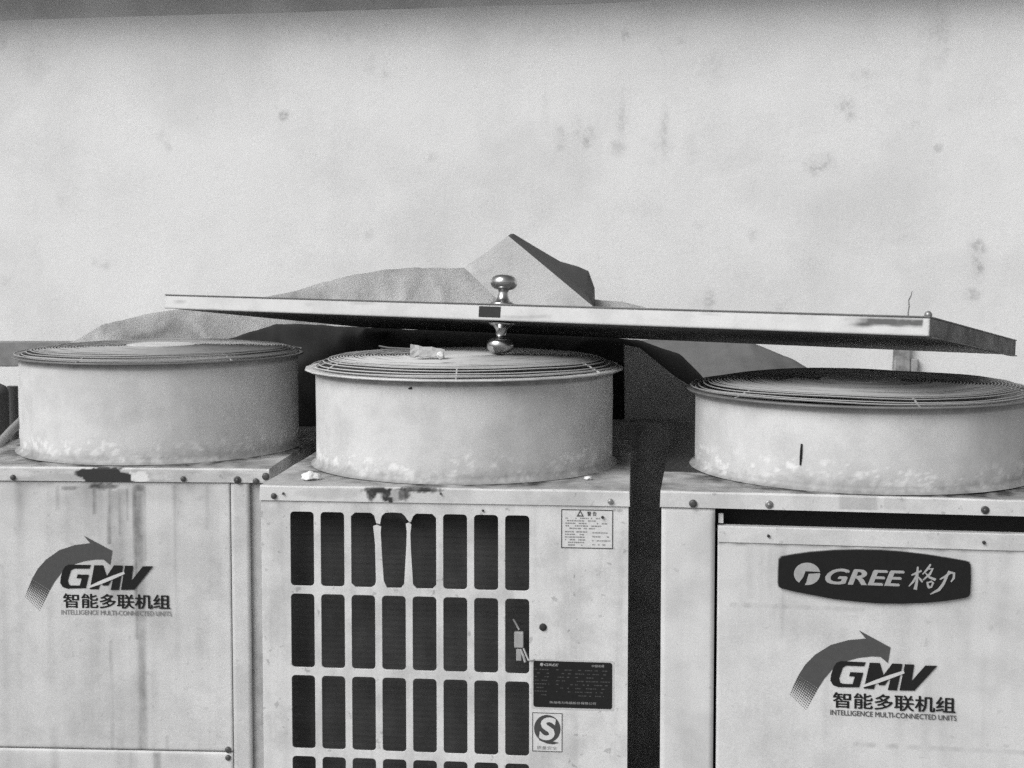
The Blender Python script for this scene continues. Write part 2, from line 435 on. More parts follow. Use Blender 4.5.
def make_fan(u, cx, cy, Rb, h, flare=0.024, dome=0.034, wire='wire', sides=96, seed=0, crooked=0.0, rim_shade=.62, rim='rim'):
    """round discharge shroud standing on the lid, its wire guard and the blades inside"""
    H = u.H
    seg = 360; hs = 46; vs_, fs = [], []
    def ring(r, z):
        i0 = len(vs_)
        for k in range(seg):
            a = 2 * math.pi * k / seg
            dr = 0.0018 * noise.noise(Vector((math.cos(a) * 3, math.sin(a) * 3, z * 8 + seed)))
            vs_.append((cx + (r + dr) * math.cos(a), cy + (r + dr) * math.sin(a), H + z))
        return i0
    rings = [ring(Rb + .012, .001), ring(Rb + .004, .004)] + [ring(Rb, .010 + (h - .010) * k / hs) for k in range(hs + 1)]
    rings += [ring(Rb - .004, h + .0), ring(Rb - .006, h * .5), ring(Rb - .006, .003)]
    for a, b in zip(rings, rings[1:]):
        for k in range(seg): fs.append((a + k, a + (k + 1) % seg, b + (k + 1) % seg, b + k))
    me = bpy.data.meshes.new('fan_shroud'); me.from_pydata(vs_, [], fs); me.update()
    for p in me.polygons: p.use_smooth = True
    sh = link_mesh('fan_shroud', me, M['shroud'], u.root)
    def d(c):
        z = c.z - H; a = math.atan2(c.y - cy, c.x - cx)
        n = noise.noise(Vector((a * 3.2, z * 16, seed + .5))); n2 = noise.fractal(Vector((a * 15, z * 55, seed + 4)), .9, 2.1, 5)
        n3 = noise.fractal(Vector((a * 36, z * 100, seed + 9)), .9, 2.0, 4)
        grime_shade = max(0.0, 1.0 - z / (.026 + .016 * n + .014 * n3)) * .68
        grime_shade = max(grime_shade, max(0, .40 - z / .11) * (.45 + n3))
        grime_shade = max(grime_shade, rim_shade * min(1.0, max(0.0, (z - (h - .0165)) / .003)))  # shadow band below the rim, painted into the drum colour
        band = math.exp(-((z - .034 - .020 * n) / .020) ** 2)
        scuff = band * max(0.0, min(1.0, (n2 + .45 * n3 - .20) * 5.0)) if n > -.3 else 0
        return min(.92, grime_shade + .10 * max(0, n)) - .8 * scuff
    set_dirt(sh, d)
    # rim: flat flange of slightly polygonal outline, bent down at its outer edge
    bm = bmesh.new(); n = sides
    prof = [(Rb - .002, h - .003), (Rb + .001, h - .0045), (Rb + flare, h - .0028), (Rb + flare + .0008, h - .001), (Rb + flare, h + .001), (Rb - .002, h + .0008)]
    rr = []
    for (r, z) in prof:
        rr.append([bm.verts.new((cx + r * math.cos(2 * math.pi * (k + .5) / n), cy + r * math.sin(2 * math.pi * (k + .5) / n), H + z)) for k in range(n)])
    for i in range(len(prof)):
        a, b = rr[i], rr[(i + 1) % len(prof)]
        for k in range(n): bm.faces.new((a[k], a[(k + 1) % n], b[(k + 1) % n], b[k]))
    obj('shroud_rim', bm, M[rim], sh)
    # guard: concentric wires rising from the rim, on radial spokes
    def gz(r):
        t = r / Rb
        return h + .004 + dome * (1 - max(0, t) ** 16.0) * (1 - .12 * t * t)
    bm = bmesh.new()
    radii = [Rb + .010, Rb - .0005, Rb - .007, Rb - .018] + [Rb - .029 - .0070 * i for i in range(int((Rb - .105) / .0070))]
    for i, r in enumerate(radii):
        z = H + (h + .0075 if i == 0 else gz(r))
        sag = crooked
        pts = []
        for k in range(72):
            a = 2 * math.pi * k / 72
            dz = .0018 * noise.noise(Vector((math.cos(a) * 2, math.sin(a) * 2, i * .7 + seed))) + sag * .003 * noise.noise(Vector((math.cos(a) * 1.3, math.sin(a) * 1.3, seed + i * .15)))
            pts.append((cx + r * math.cos(a), cy + r * math.sin(a), z + dz))
        add_tube(bm, pts, .0015, 5, True)
    ph = .35 + seed
    for k in range(6):
        a = ph + 2 * math.pi * k / 6
        add_tube(bm, [(cx + r * math.cos(a), cy + r * math.sin(a), H + gz(min(r, Rb)) - .0028 + (.0 if r < Rb else -.002)) for r in [.05, .12, .2, .27, .31, Rb - .03, Rb - .018, Rb - .007, Rb + .012]], .0020, 6)
    obj('fan_guard', bm, M[wire], u.root)
    bm = bmesh.new()
    add_lathe(bm, [(.085, h + dome + .001), (.085, h + dome + .006), (.07, h + dome + .0085), (.01, h + dome + .009)], 40, Matrix.Translation((cx, cy, H)), True)
    obj('guard_hub', bm, M['rim'], u.root)
    # blades and motor hub
    bm = bmesh.new()
    add_lathe(bm, [(.09, .03), (.09, .12), (.07, .135), (.01, .137)], 32, Matrix.Translation((cx, cy, H)), True)
    obj('fan_hub', bm, M['inside'], u.root)
    for k in range(4):
        bm = bmesh.new(); a0 = seed + k * math.pi / 2
        gridv = []
        for i in range(7):
            r = .085 + (Rb - .105) * i / 6; row = []
            for j in range(7):
                a = a0 + (j / 6 - .5) * (.9 + .1 * i / 6); z = .04 + .07 * j / 6 
                row.append(bm.verts.new((cx + r * math.cos(a), cy + r * math.sin(a), H + z)))
            gridv.append(row)
        for i in range(6):
            for j in range(6): bm.faces.new((gridv[i][j], gridv[i + 1][j], gridv[i + 1][j + 1], gridv[i][j + 1]))
        ret = bmesh.ops.extrude_face_region(bm, geom=bm.faces[:])
        for v in [e for e in ret['geom'] if isinstance(e, bmesh.types.BMVert)]: v.co.z += .004
        obj('fan_blade', bm, M['inside'], u.root, True)
    bm = bmesh.new(); add_lathe(bm, [(Rb - .008, .006), (Rb - .008, .010), (.02, .012)], 48, Matrix.Translation((cx, cy, H)), True)
    obj('fan_well', bm, M['inside'], u.root)
    return sh

def cabinet(u, front_y):
    W2 = u.W / 2
    bm = bmesh.new()
    zt = u.H - .004
    add_box(bm, -W2 + .003, -W2 + .006, front_y, DEP, .06, zt); add_box(bm, W2 - .006, W2 - .003, front_y, DEP, .06, zt)
    add_box(bm, -W2 + .0065, W2 - .0065, DEP - .006, DEP - .002, .06, zt)
    add_box(bm, -W2 + .0065, W2 - .0065, front_y, DEP - .0065, .06, .066)
    obj('cabinet', bm, M['post'], u.root)
    for sx in (-1, 1):
        box('foot', sx * (W2 - .1) - .05, sx * (W2 - .1) + .05, .05, DEP - .05, 0.001, .0595, M['ground'], u.root)

def mk_logo(u, parent, S):
    """curved arrow, three slanted letters with a swoosh through them, two lines of writing. S maps logo zoom coords -> local x,z"""
    def P(l): return [S(a, b) for a, b in l]
    outer = [(95, 285), (130, 230), (180, 180), (260, 130), (350, 105), (440, 97)]
    head = [(405, 55), (485, 98), (567, 143), (553, 222), (515, 190)]
    inner = [(470, 188), (400, 196), (330, 215), (270, 252), (225, 305), (195, 352)]
    arrow = curve_mesh([P(outer + head + inner)], .0004)
    for v in arrow.vertices: v.co.y += -.0010
    # halftone tail: rows of dots that shrink
    dots = []
    o2 = [(95, 285), (78, 318), (62, 350), (48, 382), (36, 410)]; i2 = [(195, 352), (175, 392), (155, 430), (135, 468), (118, 505)]
    nrow = 11
    bmd = bmesh.new()
    for r in range(nrow):
        t = (r + .6) / nrow * 3.0; k = int(t); f = t - k
        a = Vector(o2[k]).lerp(Vector(o2[k + 1]), f); b = Vector(i2[k]).lerp(Vector(i2[k + 1]), f)
        nd = 11; size = 5.6 * (1 - .72 * r / nrow)
        for c in range(nd):
            q = a.lerp(b, (c + .5) / nd)
            vv = [bmd.verts.new((S(q.x + dx * size, q.y + dy * size)[0], -.0010, S(q.x + dx * size, q.y + dy * size)[1])) for dx, dy in ((-1, -1), (1, -1), (1, 1), (-1, 1))]
            bmd.faces.new(vv[::-1])
    md = bpy.data.meshes.new('dots'); bmd.to_mesh(md); bmd.free()
    o = link_mesh('logo_arrow', merge_meshes('logo_arrow', [arrow, md]), M['grey_print'], parent)
    G = [(312, 212), (440, 218), (431, 238), (340, 235), (322, 245), (303, 300), (308, 322), (322, 328), (372, 330), (384, 291), (354, 289), (361, 268), (427, 272), (406, 346), (300, 345), (272, 335), (258, 312), (262, 282), (276, 240), (291, 220)]
    Mm = [(460, 220), (512, 222), (531, 283), (576, 224), (628, 227), (599, 362), (552, 360), (570, 288), (537, 335), (507, 335), (498, 300), (481, 355), (430, 352)]
    V = [(640, 228), (688, 230), (674, 315), (745, 235), (806, 236), (689, 363), (612, 362)]
    ms = [curve_mesh([P(q)], .0004) for q in (G, Mm, V)]
    me = merge_meshes('logo_letters', ms); shift_mesh(me, -.0016)
    link_mesh('logo_letters', me, M['black'], parent)
    sw = curve_mesh([P([(418, 338), (490, 308), (560, 283), (634, 260), (638, 274), (570, 300), (500, 325), (425, 346)])], .0003)
    shift_mesh(sw, -.0022); link_mesh('logo_swoosh', sw, M['panel'], parent)

M['slot_edge'] = M['post']
# ---------------- middle unit
UM_H = CAMZ - .463
pl = at_Z(260.3, 485, UM_H); pr = at_Z(629.3, 491, UM_H)
dv = pr - pl
um = unit_frame(pl, math.atan2(-dv.y, dv.x), dv.length, 'air_conditioner', 'pale outdoor air conditioner with a broken slotted grille, in the middle of the row')
# ---------------- right unit
UR_H = CAMZ - .4485
pl = at_Z(660.6, 490.8, UR_H)
ur = unit_frame(pl, R(8.3), .84, 'air_conditioner', 'outdoor air conditioner with a dark oval brand badge and a low fan drum')
# ---------------- left unit
UL_H = CAMZ - .463
p0 = at_Z(100, 467.5, UL_H); yawl = R(3.0)
uxl = Vector((math.cos(yawl), -math.sin(yawl), 0))
right_x = -.545; L = (right_x - p0.x) / uxl.x
pl = p0 + uxl * (L - .775)
ul = unit_frame(pl, yawl, .775, 'air_conditioner', 'outdoor air conditioner with a dark rust hole in the lip of its lid')

def fan_pos(u, px, py, z, R_):
    q = u.local(at_Z(px, py, z)); return q.x, q.y
# fans: flange centre in the photo -> local position
mx_, my_ = fan_pos(um, 464.7, 366.5, UM_H + .218, .35); my_ = DEP / 2 + .005
q = um.local(at_Y(464.7, 366.5, (um.o + um.uy * my_).y)); mx_ = q.x; MH = q.z - UM_H
lx_, ly_ = 0, DEP / 2 - .008
q = ul.local(at_Y(158.0, 354, (ul.o + ul.uy * ly_).y - .03)); lx_ = q.x; LH = q.z - UL_H
ry_ = DEP / 2 - .005
q = ur.local(at_Y(860, 389, (ur.o + ur.uy * ry_).y)); rx_ = q.x; RH = q.z - UR_H
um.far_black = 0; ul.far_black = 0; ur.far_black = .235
um.fan = (mx_, my_, .345); ul.fan = (lx_, ly_, .340); ur.fan = (rx_, ry_, .358)
print('fan heights', MH, LH, RH, 'mid W', um.W, math.degrees(um.yaw), 'x', mx_, lx_, rx_)

def mid_stain(x, z):
    d = 0
    for (px, py, w, h, s) in [(372, 494, 3, 5, .9), (386, 495, 3, 5, .9), (378, 490, 14, 2, .8), (391, 500, 2, 2, .9), (402, 494, 2, 5, .6), (407, 493, 2, 6, .7), (396, 495, 5, 5, .25), (420, 489.5, 22, 1.5, .7), (330, 493, 30, 4, .12)]:
        sx, sz = um.loc(px, py); k = .00204
        q = math.hypot((x - sx) / (w * k + .002), (z - sz) / (h * k + .002)); d = max(d, min(1, 1.3 * s * max(0, min(1, (1.25 - q - .35 * noise.noise(Vector((x * 150, z * 150, 2)))) * 2.6))))
    return d
def left_stain(x, z):
    d = 0
    for (px, py, w, h, s) in [(107, 478, 19, 11, 1.5), (97, 475, 14, 6, 1.4), (122, 481, 13, 9, 1.4), (86, 473, 9, 4, 1.2), (200, 478, 30, 5, .2), (160, 482, 20, 3, .3), (60, 477, 30, 4, .25), (132, 486, 3, 4, .8), (30, 480, 20, 3, .3)]:
        sx, sz = ul.loc(px, py); k = .00225
        q = math.hypot((x - sx) / (w * k), (z - sz) / (h * k)) + .35 * noise.noise(Vector((x * 120, z * 120, 3))); d = max(d, s * max(0, min(1, (1.25 - q) * 3)))
    d = max(d, .32 * max(0, noise.fractal(Vector((x * 16, z * 60, 4)), .9, 2, 4) + .15))
    sx, sz = ul.loc(140, 477)
    q = math.hypot((x - sx) / .024, (z - sz) / .013) + .9 * noise.fractal(Vector((x * 55, z * 55, 8)), 1, 2, 3)
    if q < .95: d = -.75 * min(1, (.95 - q) * 4)
    return d
def right_stain(x, z):
    d = 0
    for (px, py, w, h, s) in [(858, 502, 18, 7, .32), (895, 503, 10, 6, .16)]:
        sx, sz = ur.loc(px, py); k = .0019
        ex, ez = abs(x - sx) / (w * k), abs(z - sz) / (h * k)
        d = max(d, s * max(0, min(1, (1.15 - max(ex, ez)) * 5)))
    return d
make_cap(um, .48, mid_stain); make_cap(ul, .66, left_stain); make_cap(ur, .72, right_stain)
make_fan(um, mx_, my_, .345, MH, .025, .025, 'wire', 28, 1.3, .4)
make_fan(ul, lx_, ly_, .340, LH, .0145, .017, 'wire_old', 96, 4.1, 1.0, .55, 'rim_dark')
make_fan(ur, rx_, ry_, .358, RH, .019, .017, 'wire_old', 96, 7.7, 1.3, .5, 'rim_dark')
for u in (um, ul, ur): cabinet(u, .030 if u is um else .012)

# cap screws
screw(um, 274.5, 495.5, .0062, 'screw', um.cap, -.005); screw(um, 284, 493, .0026, 'screw', um.cap, -.005)
screw(um, 610.5, 501, .0058, 'screw_zinc', um.cap, -.005); screw(um, 441, 493, .0022, 'screw', um.cap, -.005)
for a, w in (((14, 477), 0), ((184, 478.5), 0), ((238, 479.5), 1)):
    screw(ul, *a, .0062 if not w else .0068, 'screw', ul.cap, -.005, bool(w))
screw(ul, 256.5, 481, .0072, 'screw', ul.cap, -.005); screw(ul, 266.5, 476, .0085, 'screw', ul.cap, -.006)
screw(ur, 693, 503, .0078, 'screw', ur.cap, -.005); screw(ur, 769, 504, .0062, 'screw_zinc', ur.cap, -.005, True); screw(ur, 984.5, 509.5, .0062, 'screw', ur.cap, -.005, True)

# ---- middle front: one pressed sheet with slots
W2 = um.W / 2; ztop = UM_H - CAPH - .001
def rrect(x0, x1, z0, z1, r, n=4):
    pts = []
    for (cx, cz, a0) in ((x1 - r, z1 - r, 0), (x0 + r, z1 - r, 90), (x0 + r, z0 + r, 180), (x1 - r, z0 + r, 270)):
        for k in range(n + 1):
            a = R(a0 + 90 * k / n); pts.append((cx + r * math.cos(a), cz + r * math.sin(a)))
    return pts
outer = [(-W2 + .002, .08), (W2 - .002, .08), (W2 - .002, ztop), (-W2 + .002, ztop)]
polys = [outer]
xa, _ = um.loc(290.7, 590); xb, _ = um.loc(529.6, 592); wslot, _ = um.loc(314.6, 590); wslot -= xa
pitch = (xb - wslot - xa) / 7
_, z0t = um.loc(410, 513.3); _, z1t = um.loc(410, 596); pz = z0t - z1t
_, z0b = um.loc(410, 588.5)
hs_ = z0t - z0b
slots = []
for row in range(6):
    for c in range(8):
        x0 = xa + pitch * c; zt = z0t - pz * row; zb = zt - hs_
        if zb < .12: continue
        if row == 0 and c in (2, 3, 4):
            # torn bars: openings 3-5 run into one another through two ragged breaks
            continue
        polys.append(rrect(x0, x0 + wslot, zb, zt, .0085))
def zz(py): return um.loc(410, py)[1]
x2, x3, x4 = (xa + pitch * c for c in (2, 3, 4)); w = wslot
zb = z0t - hs_; r = .0085
tear = [(x2 + r, zb), (x2 + w - r, zb), (x2 + w - .001, zb + .004), (x2 + w + .002, zb + r + .004), (x2 + w + .0005, zz(545)), (x2 + w - .003, zz(527)), (x2 + w + .004, zz(525.8)), (x3 - .001, zz(527.2)), (x3 - .002, zz(533)), (x3 + .001, zz(560)), (x3 + .004, zb + r + .006), (x3 + r + .002, zb),
        (x3 + w - r - .002, zb), (x3 + w - .003, zb + r), (x3 + w + .002, zz(545)), (x3 + w + .003, zz(532)), (x3 + w + .001, zz(524)), (x3 + w + .007, zz(523)), (x4 - .002, zz(524.5)), (x4 - .004, zz(534)), (x4 - .003, zz(550)), (x4 + .001, zb + r), (x4 + r, zb),
        (x4 + w - r, zb), (x4 + w, zb + r), (x4 + w, z0t - r), (x4 + w - r, z0t), (x4 + r, z0t), (x4 + .002, z0t - .006), (x4 - .003, zz(522)), (x3 + w + .0075, zz(521.5)), (x3 + w + .003, zz(519)), (x3 + w - .0005, z0t - .006), (x3 + w - .008, z0t + .0005), (x3 + w * .5, z0t + .0015), (x3 + .008, z0t + .0005), (x3 + .001, z0t - .006), (x3 - .001, zz(519)), (x3 - .003, zz(524.6)), (x2 + w + .003, zz(523.5)), (x2 + w, zz(518)), (x2 + w - .001, z0t - .006), (x2 + w - r, z0t), (x2 + r, z0t), (x2, z0t - r), (x2, zb + r)]
polys.append(tear)
me = curve_mesh(polys, .0025, .0006); shift_mesh(me, .0015)
gp = link_mesh('grille_panel', me, worn('grille_paint', 0.66, 0.55, 0.22, 0.12, 0.20, scale=11, fleck=0.3), um.root)
bm = bmesh.new(); add_box(bm, -W2 + .012, W2 - .012, .055, .062, .09, UM_H - .01)
# tube bends / fin ridges
for k in range(60):
    z = .12 + k * .0195
    if z > UM_H - .03: break
    add_tube(bm, [(-W2 + .013, .0552, z), (W2 - .013, .0552, z)], .0006, 4)
obj('coil', bm, M['coil'], um.root)
# torn strip of metal pushed in behind opening four
bm = bmesh.new()
hx0, hx1 = x3 + .003, x3 + w - .003
rows_ = []
for j in range(7):
    t = j / 6; row = []
    for i in range(7):
        s = i / 6; x = hx0 + (hx1 - hx0) * s
        row.append(bm.verts.new((x, .006 + .03 * t ** 1.5 + .006 * math.sin(s * math.pi), z0t - .002 - .022 * t - .01 * abs(s - .5) * t + .002 * noise.noise(Vector((x * 80, t * 3, 0))))))
    rows_.append(row)
for j in range(6):
    for i in range(6): bm.faces.new((rows_[j][i], rows_[j + 1][i], rows_[j + 1][i + 1], rows_[j][i + 1]))
ts = obj('torn_strip', bm, plain('rusted_strip', 0.06, .7), gp, True)
# cable connector dangling in the last opening of row two
bm = bmesh.new()
def lp(px, py, y): x, z = um.loc(px, py); return (x, y, z)
add_tube(bm, [lp(512, 623, .03), lp(515, 628, .028), lp(518, 633, .024)], .0022, 6)
bx0, bz1 = um.loc(513.5, 634); bx1, bz0 = um.loc(523, 650)
add_box(bm, bx0, bx1, .012, .024, bz0, bz1, .002)
bx0, bz1 = um.loc(515.5, 651); bx1, bz0 = um.loc(521, 663)
add_box(bm, bx0, bx1, .013, .022, bz0, bz1, .0015)
add_tube(bm, [lp(520, 651, .012), lp(523, 657, .008), lp(525, 663, .006)], .0028, 6)
add_tube(bm, [lp(523, 650, .012), lp(526, 656, .006), lp(528.5, 660, -.002), lp(534, 659, -.0045)], .0020, 6)
cc = obj('cable_connector', bm, plain('connector_plastic', 0.36, .5), None); cc.location = um.o; cc.rotation_euler = (0, 0, -um.yaw)
tag(cc, 'small pale plastic cable connector poking out of a grille opening above the black data plate', 'connector')
# knock-out hole, small dents
screw(um, 543, 627, .0078, 'inside', gp, .0000); screw(um, 483, 510.5, .0024, 'inside', gp, .0000); screw(um, 602.5, 517, .0028, 'inside', gp, -.002)
# warning sticker
def quad_box(u, pts, y0, y1):
    x0, z1 = u.loc(*pts[0]); x1, z0 = u.loc(*pts[1]); return x0, x1, z0, z1
sx0, sx1, sz0, sz1 = quad_box(um, ((560.8, 508.6), (613.4, 549.4)), 0, 0)
st = box('warning_sticker', sx0, sx1, -.0006, .0002, sz0, sz1, M['sticker'], um.root, 0)
mes = [curve_mesh([[(sx0 + .0008, sz0 + .0008), (sx1 - .0008, sz0 + .0008), (sx1 - .0008, sz1 - .0008), (sx0 + .0008, sz1 - .0008)], [(sx0 + .0028, sz0 + .0028), (sx1 - .0028, sz0 + .0028), (sx1 - .0028, sz1 - .0028), (sx0 + .0028, sz1 - .0028)]], .0002)]
w_ = sx1 - sx0; h_ = sz1 - sz0
tx, tz = sx0 + .37 * w_, sz1 - .11 * h_
mes.append(curve_mesh([[(tx - .0075, tz - .0065), (tx + .0075, tz - .0065), (tx, tz + .0075)], [(tx - .0035, tz - .004), (tx + .0035, tz - .004), (tx, tz + .003)]], .0002))
for me in mes: shift_mesh(me, -.0009)
t1 = text_mesh('警 告', sx0 + .50 * w_, sx0 + .68 * w_, sz1 - .17 * h_, sz1 - .055 * h_, -.0009, over=.05); mes.append(t1)
link_mesh('sticker_heading', merge_meshes('sticker_heading', mes), M['grey_print'], st)
def dash_lines(u_, x0, x1, z0, z1, n, y, hgt, gap=.25, skip=()):
    bm = bmesh.new()
    for k in range(n):
        if k in skip: continue
        z = z1 - (z1 - z0) * (k + .5) / n; x = x0
        end = x0 + (x1 - x0) * random.uniform(.7, 1)
        while x < end:
            l = random.uniform(.0015, .006); 
            if random.random() > gap:
                vv = [bm.verts.new((a, y, b)) for a, b in ((x, z - hgt / 2), (min(x + l, x1), z - hgt / 2), (min(x + l, x1), z + hgt / 2), (x, z + hgt / 2))]
                bm.faces.new(vv)
            x += l + .0012
    me = bpy.data.meshes.new('lines'); bm.to_mesh(me); bm.free(); return me
mes = [dash_lines(um, sx0 + .09 * w_, sx1 - .12 * w_, sz1 - .52 * h_, sz1 - .20 * h_, 5, -.0009, .0026), dash_lines(um, sx0 + .08 * w_, sx0 + .55 * w_, sz0 + .06 * h_, sz1 - .54 * h_, 6, -.0009, .0026),
       dash_lines(um, sx0 + .60 * w_, sx1 - .06 * w_, sz0 + .06 * h_, sz1 - .54 * h_, 4, -.0009, .0024)]
link_mesh('sticker_lines', merge_meshes('sticker_lines', mes), M['pale_print'], st)
# black data plate with aluminium border
nx0, nx1, nz0, nz1 = quad_box(um, ((531.5, 658.5), (614, 711)), 0, 0)
me = curve_mesh([rrect(nx0, nx1, nz0, nz1, .003)], .0012); shift_mesh(me, -.0003)
npo = link_mesh('data_plate', me, M['silver'], um.root)
me = curve_mesh([rrect(nx0 + .004, nx1 - .004, nz0 + .004, nz1 - .004, .005)], .0006); shift_mesh(me, -.0012)
link_mesh('plate_face', me, M['black'], npo)
w_ = nx1 - nx0; h_ = nz1 - nz0; yy = -.0018
mes = [text_mesh('GREE', nx0 + .155 * w_, nx0 + .33 * w_, nz1 - .135 * h_, nz1 - .085 * h_, yy, bold=.02, shear=.2), text_mesh('珠海格力电器股份有限公司', nx0 + .22 * w_, nx0 + .78 * w_, nz0 + .115 * h_, nz0 + .165 * h_, yy),
       text_mesh('中国名牌', nx0 + .73 * w_, nx0 + .88 * w_, nz1 - .135 * h_, nz1 - .085 * h_, yy)]
bmx = bmesh.new(); add_lathe(bmx, [(.0035, 0), (.001, .0002)], 16, Matrix.Translation((nx0 + .125 * w_, yy, nz1 - .108 * h_)) @ Matrix.Rotation(math.pi / 2, 4, 'X'), True)
mm = bpy.data.meshes.new('plate_emblem'); bmx.to_mesh(mm); bmx.free(); mes.append(mm)
pm = plain('plate_print', .34)
for nm, me in zip(('plate_brand', 'plate_maker', 'plate_note', 'plate_emblem'), mes): link_mesh(nm, me, pm, npo)
mes = [dash_lines(um, nx0 + .04 * w_, nx0 + .22 * w_, nz0 + .25 * h_, nz1 - .17 * h_, 8, yy, .0020), dash_lines(um, nx0 + .30 * w_, nx0 + .50 * w_, nz0 + .25 * h_, nz1 - .17 * h_, 8, yy, .0020, .6), dash_lines(um, nx0 + .53 * w_, nx0 + .95 * w_, nz0 + .25 * h_, nz1 - .17 * h_, 8, yy, .0020, .35)]
link_mesh('plate_lines', merge_meshes('plate_lines', mes), plain('plate_faint_print', .07), npo)
# quality mark card: dark disc with a pale S and a tail
qx0, qx1, qz0, qz1 = quad_box(um, ((532, 711.8), (562.6, 752.3)), 0, 0)
qm = box('quality_mark', qx0, qx1, -.0008, .0002, qz0, qz1, M['sticker'], um.root, 0)
w_ = qx1 - qx0; h_ = qz1 - qz0
mes = [curve_mesh([[(qx0 + .0006, qz0 + .0006), (qx1 - .0006, qz0 + .0006), (qx1 - .0006, qz1 - .0006), (qx0 + .0006, qz1 - .0006)], [(qx0 + .0020, qz0 + .0020), (qx1 - .0020, qz0 + .0020), (qx1 - .0020, qz1 - .0020), (qx0 + .0020, qz1 - .0020)]], .0002)]
cx_, cz_ = qx0 + .50 * w_, qz1 - .41 * h_; rr_ = .43 * w_
mes.append(curve_mesh([[(cx_ + rr_ * math.cos(2 * math.pi * k / 40), cz_ + rr_ * 1.06 * math.sin(2 * math.pi * k / 40)) for k in range(40)]], .0002))
tail = curve_mesh([[(qx0 + .22 * w_, qz1 - .70 * h_), (qx0 + .42 * w_, qz1 - .665 * h_), (qx0 + .62 * w_, qz1 - .72 * h_), (qx0 + .88 * w_, qz1 - .755 * h_), (qx0 + .70 * w_, qz1 - .80 * h_), (qx0 + .50 * w_, qz1 - .785 * h_), (qx0 + .36 * w_, qz1 - .745 * h_)]], .0002)
shift_mesh(tail, -.0002); mes.append(tail)
for me in mes: shift_mesh(me, -.0012)
link_mesh('mark_print', merge_meshes('mark_print', mes), plain('mark_ink', .06), qm)
S_ = text_mesh('S', cx_ - .27 * w_, cx_ + .28 * w_, cz_ - .29 * h_, cz_ + .29 * h_, -.0020, bold=.035, shear=.12)
link_mesh('mark_letter', S_, M['sticker'], qm)
link_mesh('mark_writing', text_mesh('质量安全', qx0 + .16 * w_, qx0 + .82 * w_, qz0 + .06 * h_, qz0 + .15 * h_, -.0013), M['pale_print'], qm)

# ---- right unit front
W2 = ur.W / 2
def rl(px, py): return ur.loc(px, py)
xpost, _ = rl(714.2, 620); ztr = UR_H - CAPH - .001
grid_panel('corner_post', -W2 + .002, xpost, .08, ztr, 0, .03, .01, M['post'], ur.root, lambda x, z: .25 * max(0, noise.noise(Vector((x * 18, z * 5, 2)))))
_, zp1 = rl(860, 530.2); _, zfold = rl(860, 546.5)
xpl, _ = rl(717.0, 620)
def rdirt(x, z):
    px = (x - xpl); d = 0
    # drip streaks below the fold, faint wrinkle lines
    for (spx, top, bot, wd, s) in [(783, 540, 640, 3, .16), (770, 545, 600, 2, .12), (985, 548, 760, 5, .10), (748, 545, 600, 6, .1), (960, 545, 640, 7, .10), (905, 545, 560, 8, .16), (795, 600, 760, 8, .07), (930, 660, 760, 9, .07)]:
        sx, _ = rl(spx, 600)
        _, zt = rl(spx, top); _, zb_ = rl(spx, bot)
        if z < zt and z > zb_: d = max(d, s * max(0, 1.3 - abs(x - sx) / (wd * .0019)) * (0.6 + .8 * noise.noise(Vector((x * 60, z * 9, 1)))))
    _, zl = rl(800, 607); xl0, _ = rl(730, 607); xl1, _ = rl(865, 607)
    if xl0 < x < xl1 and abs(z - zl) < .004: d = max(d, .24 * max(0, .5 + noise.noise(Vector((x * 70, 0, 3)))))
    _, zl = rl(900, 747)
    if abs(z - zl) < .004 and x > rl(850, 747)[0]: d = max(d, .28 * max(0, .4 + noise.noise(Vector((x * 50, 0, 9)))))
    if abs(z - zfold) < .005: d = max(d, .30 * (.7 + noise.noise(Vector((x * 40, 0, 5)))))
    d += .12 * max(0, noise.noise(Vector((x * 5, z * 5, 12)))) + .22 * max(0, noise.noise(Vector((x * 36, z * 1.3, 12)))) * (.5 + noise.noise(Vector((x * 9, z * 6, 15)))) + .10 * max(0, noise.fractal(Vector((x * 20, z * 20, 16)), 1, 2, 4))
    return max(0, d)
fp = grid_panel('front_panel', xpl, W2 - .002, .08, zp1, .004, .02, .0045, M['panel'], ur.root, rdirt, rough=.0015)
strip = box('panel_lip', xpl + .001, W2 - .003, .0015, .0038, zfold, zp1 - .001, M['cap'], ur.root, .0008)
bx0, bz1 = rl(718.5, 514.5); bx1, bz0 = rl(723.5, 524.5)
box('slot_bracket', bx0, bx1, .012, .02, bz0, bz1 , M['post'], ur.root, .001)
bm = bmesh.new(); add_box(bm, -W2 + .01, W2 - .01, .06, .065, .1, UR_H - .01); obj('dark_baffle', bm, M['inside'], ur.root)
bm = bmesh.new(); add_box(bm, -W2 + .01, W2 - .01, .013, .0595, zp1 - .012, zp1 - .008); obj('slot_ledge', bm, M['inside'], ur.root)
screw(ur, 768.5, 536, .0030, 'inside', strip, .0014); screw(ur, 984, 542.5, .0034, 'inside', strip, .0014)
